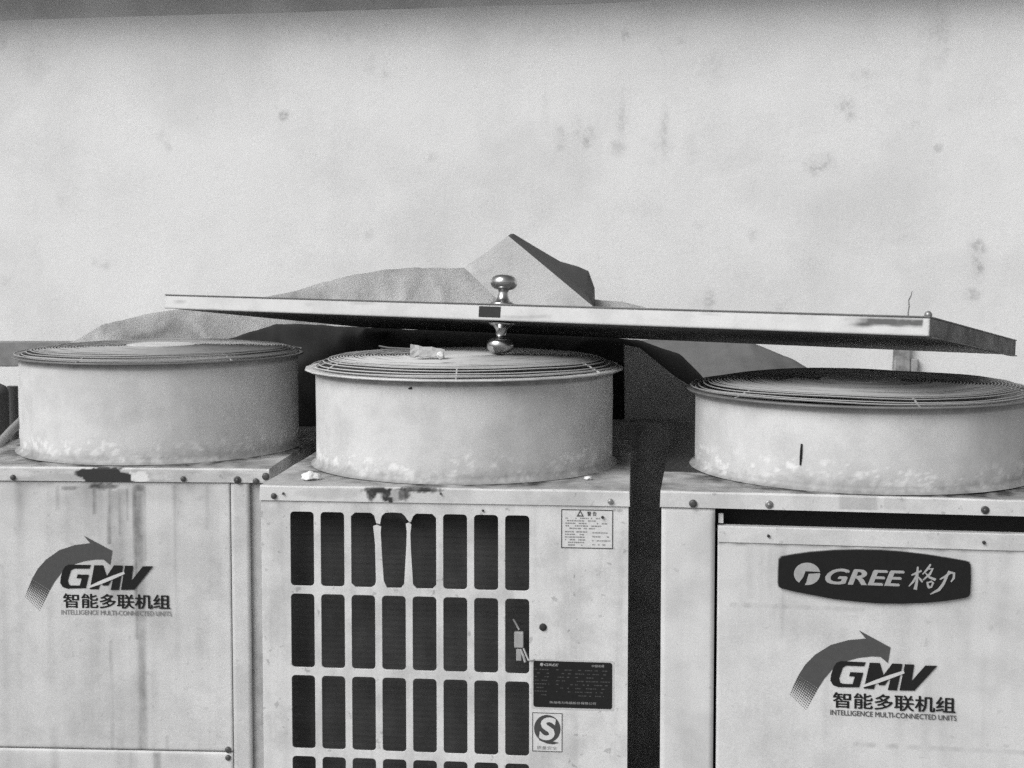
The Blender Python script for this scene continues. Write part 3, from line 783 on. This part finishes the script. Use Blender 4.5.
# small pencil tick on the drum: a scratch
# brand badge
def Zb(a, b): return rl(770 + a / 4.876, 540 + b / 4.876)
bo = [(60, 82), (120, 72), (200, 61), (320, 52), (430, 50), (540, 52), (640, 59), (760, 73), (870, 90), (950, 104), (968, 110), (974, 124), (975, 190), (972, 258), (966, 271), (950, 279), (860, 293), (760, 303), (640, 307), (540, 306), (440, 299), (320, 286), (200, 264), (110, 246), (56, 232), (45, 224), (42, 208), (43, 150), (46, 96)]
me = curve_mesh([[Zb(*p) for p in bo]], .004, .0008); shift_mesh(me, .000)
badge = link_mesh('brand_badge', me, plain('badge_black', .016, .6, 0, .12), ur.root)
badge['label'] = 'dark lozenge badge with silver lettering'
mo = curve_mesh([[Zb(510 + (x - 510) * 1.012, 180 + (y - 180) * 1.035) for x, y in bo]], .002); shift_mesh(mo, .0022)
link_mesh('badge_edge', mo, plain('badge_edge_grey', .20), badge)
yb = -.0032
C = (180, 163); rb = 64
def arcp(a0, a1, n=20, r=rb): return [(C[0] + r * math.cos(R(a0 + (a1 - a0) * k / n)), C[1] - .85 * r * math.sin(R(a0 + (a1 - a0) * k / n))) for k in range(n + 1)]
p1 = arcp(12, 225, 30) + [(150, 200), (168, 150), (176, 148)]
p2 = [(172, 160)] ; 
p_top = arcp(10, 232, 34) + [(162, 178), (172, 150)]
p_bot = [(188, 163), (243, 160)] + arcp(3, -100, 16)[1:] + [(176, 205)]
ms = [curve_mesh([[Zb(*p) for p in p_top]], .0003), curve_mesh([[Zb(*p) for p in p_bot]], .0003)]
for me in ms: shift_mesh(me, yb)
x0, zb0 = Zb(268, 214); x1, _ = Zb(655, 222); _, zt0 = Zb(460, 141); _, zb0 = Zb(460, 219)
ms.append(text_mesh('GREE', x0, x1, zb0, zt0, yb, shear=.25, over=.06))
def brush(pts, wds, k):
    l, r_ = [], []
    V = [Vector(p) for p in pts]
    for i, p in enumerate(V):
        t = (V[min(i + 1, len(V) - 1)] - V[max(i - 1, 0)]).normalized(); nrm = Vector((-t.y, t.x)) * wds[i] / 2
        l.append(p + nrm); r_.append(p - nrm)
    me = curve_mesh([[Zb(*p) for p in l + r_[::-1]]], .0002); shift_mesh(me, yb - .00006 * k); return me
st_ = [([(688, 170), (712, 160), (738, 148)], [6, 12, 8]), ([(720, 128), (716, 165), (714, 205), (706, 240)], [8, 14, 13, 18]), ([(712, 172), (698, 200), (676, 224)], [8, 11, 5]), ([(722, 178), (734, 192), (742, 204)], [5, 11, 7]),
       ([(782, 116), (768, 138), (742, 166)], [8, 12, 5]), ([(766, 140), (792, 138), (778, 164), (744, 194)], [6, 12, 12, 5]), ([(756, 158), (776, 180), (806, 192)], [5, 11, 14]), ([(764, 202), (770, 224), (776, 234)], [7, 12, 7]), ([(766, 206), (786, 200), (794, 206), (786, 226)], [6, 10, 11, 8]), ([(770, 230), (788, 226)], [8, 9]),
       ([(826, 190), (852, 176), (878, 156), (896, 160), (894, 184), (880, 202)], [6, 11, 13, 13, 12, 6]), ([(872, 148), (858, 180), (842, 214), (822, 240), (780, 262)], [8, 13, 14, 15, 5])]
for k, (a, b) in enumerate(st_): ms.append(brush(a, b, k))
link_mesh('badge_lettering', merge_meshes('badge_lettering', ms), plain('badge_silver', .36, .4), badge)
# logo and writing, sized in this unit's own metres
def Sr(a, b): x, z = rl(780 + a / 5.12, 620 + b / 5.12); return x, z
def sub_dy(parent, before):
    pass
# panel face lies at y=.004 -> put prints on an offset carrier
def logo_on(u, parent, Smap, y, faded=False):
    n0 = set(bpy.data.objects)
    mk_logo(u, parent, Smap)
    x0, z0 = Smap(270, 447); x1, _ = Smap(900, 478); _, z1 = Smap(585, 384); _, z0 = Smap(585, 466)
    link_mesh('logo_writing', text_mesh('智能多联机组', x0, x1, z0, z1, -.0012, over=.045), M['black'], parent)
    x0, _ = Smap(258, 487); x1, _ = Smap(905, 519); _, z0 = Smap(580, 503); _, z1 = Smap(580, 476)
    link_mesh('logo_caption', text_mesh('INTELLIGENCE MULTI-CONNECTED UNITS', x0, x1, z0, z1, -.0012, over=.04), M['pale_print'] if faded else M['grey_print'], parent)
    for o in set(bpy.data.objects) - n0: shift_mesh(o.data, y)
logo_on(ur, fp, Sr, .0036)

# ---- left unit front
W2 = ul.W / 2
def ll(px, py): return ul.loc(px, py)
xs_, _ = ll(231.6, 600); _, zs_ = ll(120, 749.8); ztl = UL_H - CAPH - .001
def ldirt(x, z):
    d = 0
    for (spx, top, bot, wd, s) in [(140.5, 486, 750, 5, .58), (136, 486, 640, 1.4, .75), (145.5, 486, 560, 1.2, .5), (118, 490, 600, 10, .30), (111, 486, 545, 2.2, .65), (121, 488, 535, 1.4, .5), (129, 488, 520, 1.2, .4), (96, 488, 515, 2, .4), (60, 486, 510, 2, .25), (208, 486, 530, 2, .22), (176, 486, 620, 1.5, .2), (124, 488, 520, 4, .2), (155, 752, 800, 3, .6), (110, 640, 750, 1.5, .3), (165, 735, 750, 2, .3), (75, 560, 750, 18, .08), (215, 490, 600, 12, .07), (95, 620, 720, 24, .08), (128, 752, 800, 2, .2)]:
        sx, _ = ll(spx, 600); _, zt = ll(spx, top); _, zb_ = ll(spx, bot)
        if zb_ < z < zt:
            n = noise.noise(Vector((x * 50, z * 6, spx)))
            d = max(d, s * max(0, min(1, 1.5 - abs(x - sx + .003 * n) / (wd * .0022))) * (.75 + .5 * n))
    for (bx_, bz_, bw, bh, bs) in ((70, 488, 9, 2, .5), (104, 486, 14, 3, .7), (139, 488, 6, 3, .6)):
        qx, qz = ll(bx_, bz_); q = math.hypot((x - qx) / (bw * .0022), (z - qz) / (bh * .0022)) + .4 * noise.noise(Vector((x * 90, z * 90, 6)))
        d = max(d, bs * max(0, min(1, (1.3 - q) * 2)))
    _, zt = ll(80, 492)
    d += .30 * max(0, min(1, 1 - (zt + .012 - z) / .05)) * max(0, .4 + noise.noise(Vector((x * 14, z * 30, 1))))
    d += .16 * max(0, noise.noise(Vector((x * 4, z * 4, 22)))) + .30 * max(0, noise.noise(Vector((x * 38, z * 1.3, 2)))) * (.6 + noise.noise(Vector((x * 9, z * 6, 5)))) + .12 * max(0, noise.fractal(Vector((x * 20, z * 20, 6)), 1, 2, 4))
    return max(0, d)
lp_ = grid_panel('front_panel', -W2 + .002, xs_ - .001, zs_ + .0012, ztl, 0, .02, .0045, M['panel'], ul.root, ldirt, rough=.002)
grid_panel('lower_panel', -W2 + .002, xs_ - .001, .08, zs_ - .0012, 0, .02, .006, M['panel'], ul.root, ldirt, rough=.002)
xr0, _ = ll(250, 600)
grid_panel('corner_post', xs_ + .0012, xr0, .08, ztl, 0, .03, .008, M['post'], ul.root, lambda x, z: .3 * max(0, noise.noise(Vector((x * 18, z * 5, 9)))) + .1)
grid_panel('corner_recess', xr0 + .0002, W2 - .001, .08, ztl, .012, .02, .008, M['post'], ul.root, lambda x, z: .42 + .3 * noise.noise(Vector((x * 18, z * 5, 9))))
bm = bmesh.new(); add_box(bm, -W2 + .01, W2 - .01, .045, .05, .1, UL_H - .01); obj('dark_baffle', bm, M['inside'], ul.root)
screw(ul, 228.3, 749.5, .0072, 'screw', lp_, -.001); screw(ul, 228.3, 757.5, .0066, 'screw', lp_, -.001)
# same printed mark as on the right unit: same size in metres, placed from its writing line
ax, az = Sr(270, 447); bx, bz = ll(63.3, 607); cx2, _ = ll(170.5, 607)
kx = (cx2 - bx) / (Sr(900, 447)[0] - ax)
print('logo scale left/right', kx)
def Sl(a, b):
    x, z = Sr(a, b); return bx + (x - ax) * kx, bz + (z - az) * kx
# (the slope of the right print in the photo comes from perspective only, so undo nothing)
logo_on(ul, lp_, Sl, -.0002, True)
# marker tick on right drum
q = ur.local(at_Y(789, 459, (ur.o + ur.uy * ry_).y - .355))
ang = math.atan2(q.y - ry_, q.x - rx_)
bm = bmesh.new()
rr0 = .3590
add_tube(bm, [(rx_ + rr0 * math.cos(ang + .002 * k), ry_ + rr0 * math.sin(ang + .002 * k), q.z + dz) for k, dz in ((2, .022), (1, .008), (0, -.006), (-1, -.020))], [.002, .0026, .0026, .0016], 6)
obj('marker_tick', bm, M['black'], ur.root)
# two specks on middle drum
q = um.local(at_Y(411, 388, (um.o + um.uy * my_).y - .33)); ang = math.atan2(q.y - my_, q.x - mx_)
bm = bmesh.new()
for da, dz, r_ in ((0, 0, .003), (-.012, -.001, .002)):
    bmesh.ops.create_icosphere(bm, subdivisions=1, radius=r_, matrix=Matrix.Translation((mx_ + .3465 * math.cos(ang + da), my_ + .3465 * math.sin(ang + da), q.z + dz)))
obj('drum_hole', bm, M['black'], um.root)

# ------------------------------------------------------------------ the door lying across the machines
FL = at_Y(164.7, 308.6, 3.52); FR = at_Y(928.8, 336.6, 2.48)
FLt = at_Y(164.7, 294.2, 3.52); FRt = at_Y(929.8, 317.0, 2.48)
TH = .0385
u_ = (FR - FL); Ld = u_.length; u_.normalize()
dh = Vector((.5195, .8545, 0)); dh = (dh - u_ * dh.dot(u_)); dh.normalize()
Wd = .857; drop = .088
d_ = Vector((dh.x, dh.y, -drop / Wd)); d_ = (d_ - u_ * d_.dot(u_)).normalized()
n_ = u_.cross(d_).normalized()
if n_.z < 0: n_ = -n_
door = bpy.data.objects.new('door', None); COL.objects.link(door)
door.matrix_world = Matrix(((u_.x, d_.x, n_.x, FL.x), (u_.y, d_.y, n_.y, FL.y), (u_.z, d_.z, n_.z, FL.z), (0, 0, 0, 1)))
tag(door, 'flush interior door with round chrome knobs lying flat across the fan guards', 'door')
bm = bmesh.new(); add_box(bm, .004, Ld - .004, .005, Wd - .003, .0015, TH - .003); obj('door_slab', bm, M['door_face'], door)
# edge lippings
gx = grid_panel('door_edge', 0, Ld, .0005, TH - .0022, 0, .0048, .0035, M['door_edge'], door)
def edge_px(px):
    a = at_Y(px, 320, 3.0)
    # intersect ray plane with front edge line
    lo, hi = 0, Ld
    for _ in range(40):
        m = (lo + hi) / 2; P = FL + u_ * m
        if 512 + F * P.x / P.y < px: lo = m
        else: hi = m
    return lo
s0, s1 = edge_px(855), edge_px(922); sa = edge_px(478.5); sb = edge_px(500); sk = edge_px(503)
def ed(c):
    d = 0.0
    if s0 - .02 < c.x < s1 and c.z > .008:
        n = noise.noise(Vector((c.x * 30, c.z * 90, 1)))
        d = min(1, max(0, (c.z - .014 + .006 * n) / .006)) * min(1, (c.x - s0 + .02 + .03 * n) / .05) * (.8 if c.z < TH - .008 else .25)
        d = 1.3 * max(0, d)
    n = noise.noise(Vector((c.x * 9, c.z * 50, 4)))
    if n > .45: d = max(d, (n - .45) * 1.4)
    return d
set_dirt(gx, ed)
# metal top sheet: overhangs the edge a little, and the bare right end
box('door_top_face', -.001, Ld + .002, -.003, Wd, TH - .0028, TH, M['door_face'], door, .0008)
box('door_end', Ld - .0038, Ld + .0004, .0052, Wd - .004, .0008, TH - .003, M['door_end'], door, .0005)
box('door_end_lip', Ld - .012, Ld + .004, .02, Wd, -.0020, .0006, M['door_end'], door, .0005)
box('latch_plate', sa, sb, -.0016, -.0002, .0075, TH - .0065, plain('latch_plate_dark', .035, .4, .5), door, .0006)
def knob(side):
    bm = bmesh.new()
    prof = [(.030, 0), (.032, .003), (.028, .006), (.019, .010), (.0135, .018), (.0112, .030), (.0125, .036), (.021, .038), (.0275, .0425), (.031, .049), (.031, .056), (.0285, .063), (.022, .0685), (.012, .071), (.002, .0715)]
    m = Matrix.Translation((sk - .042, .062, TH + .0002)) if side > 0 else Matrix.Translation((sk - .042, .062, -.0002)) @ Matrix.Rotation(math.pi, 4, 'X')
    add_lathe(bm, prof, 40, m, True)
    return obj('knob', bm, M['chrome'], door, True)
knob(1); knob(-1)
# corner stud at the front right of the door
bm = bmesh.new(); bmesh.ops.create_uvsphere(bm, u_segments=16, v_segments=10, radius=.0075, matrix=Matrix.Translation((Ld - .006, .012, TH + .003)))
obj('corner_stud', bm, M['screw_zinc'], door, True)

# ------------------------------------------------------------------ tarpaulins, sheets and an added shade drape behind
def interp(tab, x):
    if x <= tab[0][0]: return tab[0][1]
    for (a, b), (c, d) in zip(tab, tab[1:]):
        if x <= c: return b + (d - b) * (x - a) / (c - a)
    return tab[-1][1]
def smooth_i(tab, x, r=6):
    return sum(interp(tab, x + k) for k in (-r, -r / 2, 0, r / 2, r)) / 5
def heap(name, sil, ridgeY, frontY, frontZ, px0, px1, mat, label, cat, n=150, seed=0, fold=.018, shoulder=None):
    """draped sheet: ridge follows the outline at its own depth, front falls towards the machines, back falls to the wall"""
    rows = []; nv = 34
    for i in range(n + 1):
        px = px0 + (px1 - px0) * i / n
        Yr = interp(ridgeY, px); top = at_Y(px, smooth_i(sil, px, 2) + 1.1 * noise.noise(Vector((px * .045, seed, 0))) + .5 * noise.noise(Vector((px * .15, seed, 3))), Yr)
        fy = interp(frontY, px); fz = interp(frontZ, px)
        row = []
        for j in range(nv + 1):
            t = j / nv
            if t < .72:   # front side
                s = t / .72
                Y = fy + (Yr - fy) * s
                prof = s ** .75 if not shoulder else s ** shoulder
                z = fz + (top.z - fz) * prof
                x = top.x * (Y / Yr) * (1 - s) + top.x * s
                amp = fold * (1 - s) * s * 4
                nn = noise.noise(Vector((x * 2.4 + seed, Y * 3.0, z * 3.5))) * 1.2 + .6 * abs(noise.noise(Vector((x * 6 + seed, Y * 6, z * 2))))
                rg = 1 - abs(noise.noise(Vector((x * 5.5 + seed, Y * 4, z * 9)))) * 2
                rg2 = 1 - abs(noise.noise(Vector((x * 12 + z * 8, seed + 2, z * 5)))) * 2
                P = Vector((x, Y - amp * nn * .8 - (.022 * rg * rg * rg + .006 * rg2) * (1 - s ** 14), z - amp * .9 * abs(nn)))
            else:
                s = (t - .72) / .28
                Yb = min(Yr + .30, WY - top.x * math.tan(WYAW) - .02)
                P = Vector((top.x, Yr + (Yb - Yr) * s, top.z + (max(.1, top.z - .9) - top.z) * s ** 1.6))
            row.append(P)
        # skirt to the ground at the front
        row.insert(0, Vector((row[0].x, row[0].y - .02, .003)))
        rows.append(row)
    me = bpy.data.meshes.new(name); w = len(rows[0])
    vs_ = [p for r_ in rows for p in r_]
    fs = [(i * w + j, (i + 1) * w + j, (i + 1) * w + j + 1, i * w + j + 1) for i in range(n) for j in range(w - 1)]
    me.from_pydata(vs_, [], fs); me.update()
    for p in me.polygons: p.use_smooth = True
    o = link_mesh(name, me, mat)
    md = o.modifiers.new('thickness', 'SOLIDIFY'); md.thickness = .004; md.offset = -1
    tag(o, label, cat)
    return o
silA = [(40, 352), (60, 345), (72, 341), (90, 331), (104, 323), (112, 321), (130, 317), (160, 310), (200, 305), (240, 299), (275, 294), (300, 288), (322, 280), (335, 277.5), (355, 272), (385, 267.5), (420, 266), (470, 266), (500, 272), (540, 285), (590, 297), (604, 299), (622, 300), (645, 305.5), (660, 312)]
ridA = [(40, 3.95), (160, 4.1), (250, 4.3), (300, 4.40), (420, 4.40), (660, 4.32)]
frA = [(40, 3.80), (200, 3.85), (280, 4.0), (330, 4.2), (660, 4.18)]
fzA = [(40, 1.30), (120, 1.28), (300, 1.22), (660, 1.15)]
heap('tarpaulin', silA, ridA, frA, fzA, 40, 660, M['tarp'], 'long rumpled grey tarpaulin heaped along the wall behind the door', 'tarpaulin', 170, 0, .05, .55)

# folded-over stiff sheet whose peak stands above the door
def sheet(name, rows, mat, label, cat, sub=6, thick=.004, mats=None, rumple=.0, split=None):
    """loft through rows of points (each row same count), Catmull-less linear with smoothing"""
    nr, nc = len(rows), len(rows[0]); fine = []
    def bil(a, b):
        i = min(int(a), nr - 2); j = min(int(b), nc - 2); f, g_ = a - i, b - j
        return (rows[i][j] * (1 - f) * (1 - g_) + rows[i + 1][j] * f * (1 - g_) + rows[i][j + 1] * (1 - f) * g_ + rows[i + 1][j + 1] * f * g_)
    vs_, fs = [], []
    A, B = (nr - 1) * sub, (nc - 1) * sub
    for i in range(A + 1):
        for j in range(B + 1):
            p = bil(i / sub, j / sub)
            if rumple: p = p + Vector((0, 1, 0)) * rumple * noise.noise(p * 5)
            vs_.append(p)
    for i in range(A):
        for j in range(B): fs.append((i * (B + 1) + j, (i + 1) * (B + 1) + j, (i + 1) * (B + 1) + j + 1, i * (B + 1) + j + 1))
    me = bpy.data.meshes.new(name); me.from_pydata(vs_, [], fs); me.update()
    o = link_mesh(name, me, mat)
    if mats:
        me.materials.append(mats)
        for p in me.polygons:
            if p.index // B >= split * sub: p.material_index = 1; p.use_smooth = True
    md = o.modifiers.new('thickness', 'SOLIDIFY'); md.thickness = thick; md.offset = 0
    if label: tag(o, label, cat)
    return o
Yf = 4.18
def lin(a, b, ts): return [tuple(a[i] + (b[i] - a[i]) * t for i in range(2)) for t in ts]
ts = [0, .2, .42, .62, .8, .92, 1]
def row_(pts, ys): return [at_Y(p[0], p[1], y) for p, y in zip(pts, ys)]
yl = [Yf + .06 * (1 - t) - .02 * t for t in ts]
rows = [row_([(464, 268), (470, 273), (480, 283), (492, 295), (503, 304), (512, 312), (520, 318)], yl),
    row_(lin((488, 251), (562, 318), ts), [y - .006 for y in yl]),
    row_(lin((508, 236), (606, 318), ts), yl),
    row_([(510, 234.3), (533, 250), (556, 267), (573, 280), (585, 291), (590, 304), (592, 318)], [Yf + .062, Yf + .075, Yf + .085, Yf + .085, Yf + .08, Yf + .05, Yf + .03]),
    row_([(513, 234), (537, 248.5), (560, 262), (578, 267), (588, 271.5), (594, 288), (595, 318)], [Yf + .07, Yf + .10, Yf + .12, Yf + .13, Yf + .14, Yf + .13, Yf + .12]),
    row_([(513, 236), (536, 250), (559, 264), (577, 269), (586, 274), (592, 290), (593, 318)], [Yf + .09, Yf + .14, Yf + .17, Yf + .18, Yf + .19, Yf + .19, Yf + .19])]
sheet('folded_sheet', rows, worn('folded_sheet', 0.52, 0.65, 0.22, 0.0, 0.15, scale=6, bump=0.4, spec=0.15, bump_scale=6, bump_dist=.02), 'stiff pale sheet folded over into a peak behind the upper door knob', 'sheet', 8, .004, M['tarp_back_shade'], .012, 2)

silC = [(205, 345), (222, 340), (245, 332), (275, 323), (300, 322), (330, 324), (400, 327), (500, 330), (600, 334), (640, 338), (655, 344), (680, 352), (700, 372), (720, 395)]  # added dark drape, outlined like the door's shadow edge on the tarpaulin
heap('sheet_or_shade_drape', silC, [(205, 3.95), (300, 4.14), (361, 4.28), (500, 4.02), (620, 3.80), (720, 3.80)], [(205, 3.80), (300, 3.74), (600, 3.66), (720, 3.68)], [(205, 1.2), (600, 1.10), (720, 1.1)], 205, 720, M['shade_sheet'], 'nearly black added drape standing in for the shade under the door, behind the left and middle drums', 'sheet', 150, 5, .05, .6)
silD = [(600, 343), (625, 339), (700, 336), (748, 338), (764, 346), (791, 357), (808, 367), (819, 376), (840, 392), (860, 405)]
heap('sheet_or_shade_drape', silD, [(600, 4.20), (720, 4.16), (850, 4.08)], [(600, 3.86), (850, 3.80)], [(600, 1.10), (720, 1.18), (850, 1.15)], 600, 860, M['dull_sheet'], 'dull grey sheet sloping down to the right behind the low right drum', 'sheet', 90, 8, .07, .5)
Yc = 3.60
rows = [[at_Y(624.5, 345, Yc), at_Y(624.5, 385, Yc), at_Y(624.5, 440, Yc), at_Y(624.5, 470, Yc)],
        [at_Y(640, 348, Yc + .01), at_Y(648, 385, Yc + .02), at_Y(655, 440, Yc + .01), at_Y(655, 470, Yc)],
        [at_Y(672, 375, Yc + .03), at_Y(690, 395, Yc + .03), at_Y(700, 440, Yc + .02), at_Y(700, 470, Yc)],
        [at_Y(720, 405, Yc + .02), at_Y(725, 415, Yc + .02), at_Y(730, 440, Yc + .02), at_Y(730, 470, Yc)]]
sheet('cardboard_flap', rows, worn('leaning_board', 0.55, .7, .2, 0, .1), 'dark triangular board leaning upright between the middle and right fan drums', 'board', 8, .006, None, .02)
bx = at_Y(640, 421, 3.52); bx2 = at_Y(760, 421, 3.52)
lo_b = box('stacked_panel', bx.x - .1, bx2.x, 3.50, 3.56, .002, bx.z, worn('pale_panel', .42, .7, .4, .2, .15), None, .003)
tag(lo_b, 'flat grey panel standing on edge low behind the gap beside the right drum', 'panel')

# ------------------------------------------------------------------ left margin: board, pipe, hose
a = at_Y(-60, 341, 4.35); b = at_Y(95, 366, 4.35)
bd = box('wooden_board', a.x - .8, b.x, 4.32, 4.36, b.z, a.z, M['wood'], None, .004)
tag(bd, 'grey weathered board running level behind the left fan guard', 'board')
post_l = at_Y(-70, 366, 4.4)
p1 = at_Y(-4, 384, 3.75); 
bm = bmesh.new()
add_tube(bm, [(p1.x, 3.75, .003), (p1.x, 3.75, .6), (p1.x, 3.75, p1.z - .03)] , .034, 16)
add_lathe(bm, [(.034, 0), (.033, .012), (.026, .024), (.012, .031), (.001, .032)], 16, Matrix.Translation((p1.x, 3.75, p1.z - .03)), True)
pp = obj('insulated_pipe', bm, M['rubber'], None, True); tag(pp, 'dark insulated upright pipe with a rounded end at the left edge', 'pipe')
p2 = at_Y(12.5, 386, 3.95)
bm = bmesh.new(); add_tube(bm, [(p2.x, 3.95, .003), (p2.x, 3.95, .6), (p2.x, 3.95, p2.z)], .016, 14)
pp2 = obj('bare_pipe', bm, plain('bare_pipe', .2, .5), None, True); tag(pp2, 'thin bare grey pipe standing between the dark pipe and the left drum', 'pipe')
h0 = at_Y(-12, 458, 3.2); h1 = at_Y(2, 441, 3.35); h2 = at_Y(12, 430, 3.5); h3 = at_Y(22, 420, 3.7)
bm = bmesh.new(); add_tube(bm, [at_Y(-60, 500, 3.0), h0, h1, h2, h3, at_Y(40, 420, 3.85), at_Y(50, 470, 3.9)], .012, 10)
hs2 = obj('hose', bm, M['hose'], None, True); tag(hs2, 'grey hose slanting up behind the left fan drum', 'hose')

# ------------------------------------------------------------------ small litter on the middle unit
P0 = at_Z(428, 356.5, UM_H + MH + .036)
bm = bmesh.new(); rowsp = []
for i in range(9):
    row = []
    for j in range(5):
        s, t = i / 8, j / 4
        z = .026 * t * (1 - .45 * s) + .006 * noise.noise(Vector((s * 4, t * 3, 1))); 
        row.append(bm.verts.new((-.040 + .076 * s, .006 * noise.noise(Vector((s * 5, t * 5, 4))) + .02 * t, z)))
    rowsp.append(row)
for i in range(8):
    for j in range(4): bm.faces.new((rowsp[i][j], rowsp[i + 1][j], rowsp[i + 1][j + 1], rowsp[i][j + 1]))
pa = obj('paper_scrap', bm, plain('scrap_paper', .42, .8), None); pa.location = P0
md = pa.modifiers.new('thickness', 'SOLIDIFY'); md.thickness = .0015
tag(pa, 'crumpled grey paper scrap lying on the middle fan guard', 'paper')
bm = bmesh.new(); bmesh.ops.create_icosphere(bm, subdivisions=3, radius=.0085)
for v in bm.verts: v.co *= 1 + .35 * noise.noise(v.co * 160)
wk = obj('putty_crumb', bm, M['putty'], None, True); wk.location = at_Z(441, 355.5, UM_H + MH + .045); tag(wk, 'small pale crumb against the right end of the paper scrap', 'crumb')
def lump(px, py, sx, sy, sz, label, seed):
    bm = bmesh.new(); bmesh.ops.create_icosphere(bm, subdivisions=4, radius=1)
    for v in bm.verts:
        k = 1 + .35 * noise.noise(v.co * 1.6 + Vector((seed, 0, 0))) + .2 * noise.noise(v.co * 4 + Vector((seed, 3, 0)))
        v.co = Vector((v.co.x * sx * k, v.co.y * sy * k, max(-.35, v.co.z) * sz * k))
    o = obj('putty_lump', bm, M['putty'], None, True); P = at_Z(px, py, UM_H + .003); o.location = P + Vector((0, 0, sz * .25)); tag(o, label, 'putty'); return o
lump(310.5, 478, .020, .016, .010, 'white putty lump at the left front corner of the middle lid', 1)
lump(588, 478.5, .009, .008, .004, 'small white putty flake on the right side of the middle lid', 6)
bm = bmesh.new()
Pw = at_Z(403, 353, UM_H + MH + .037)
add_tube(bm, [Pw + Vector((-.06, .06, .012)), Pw + Vector((-.035, .03, .010)), Pw + Vector((.0, .02, .009)), Pw + Vector((.05, .01, .007)), Pw + Vector((.09, 0, .003))], .002, 6)
add_tube(bm, [Pw + Vector((-.055, .05, .005)), Pw + Vector((-.03, .02, .004)), Pw + Vector((.02, .01, .005)), Pw + Vector((.06, 0, .002))], .0018, 6)
lw = obj('loose_wire', bm, plain('old_wire', .13, .6), None); tag(lw, 'bent loose wires sticking up left of the paper scrap', 'wire')
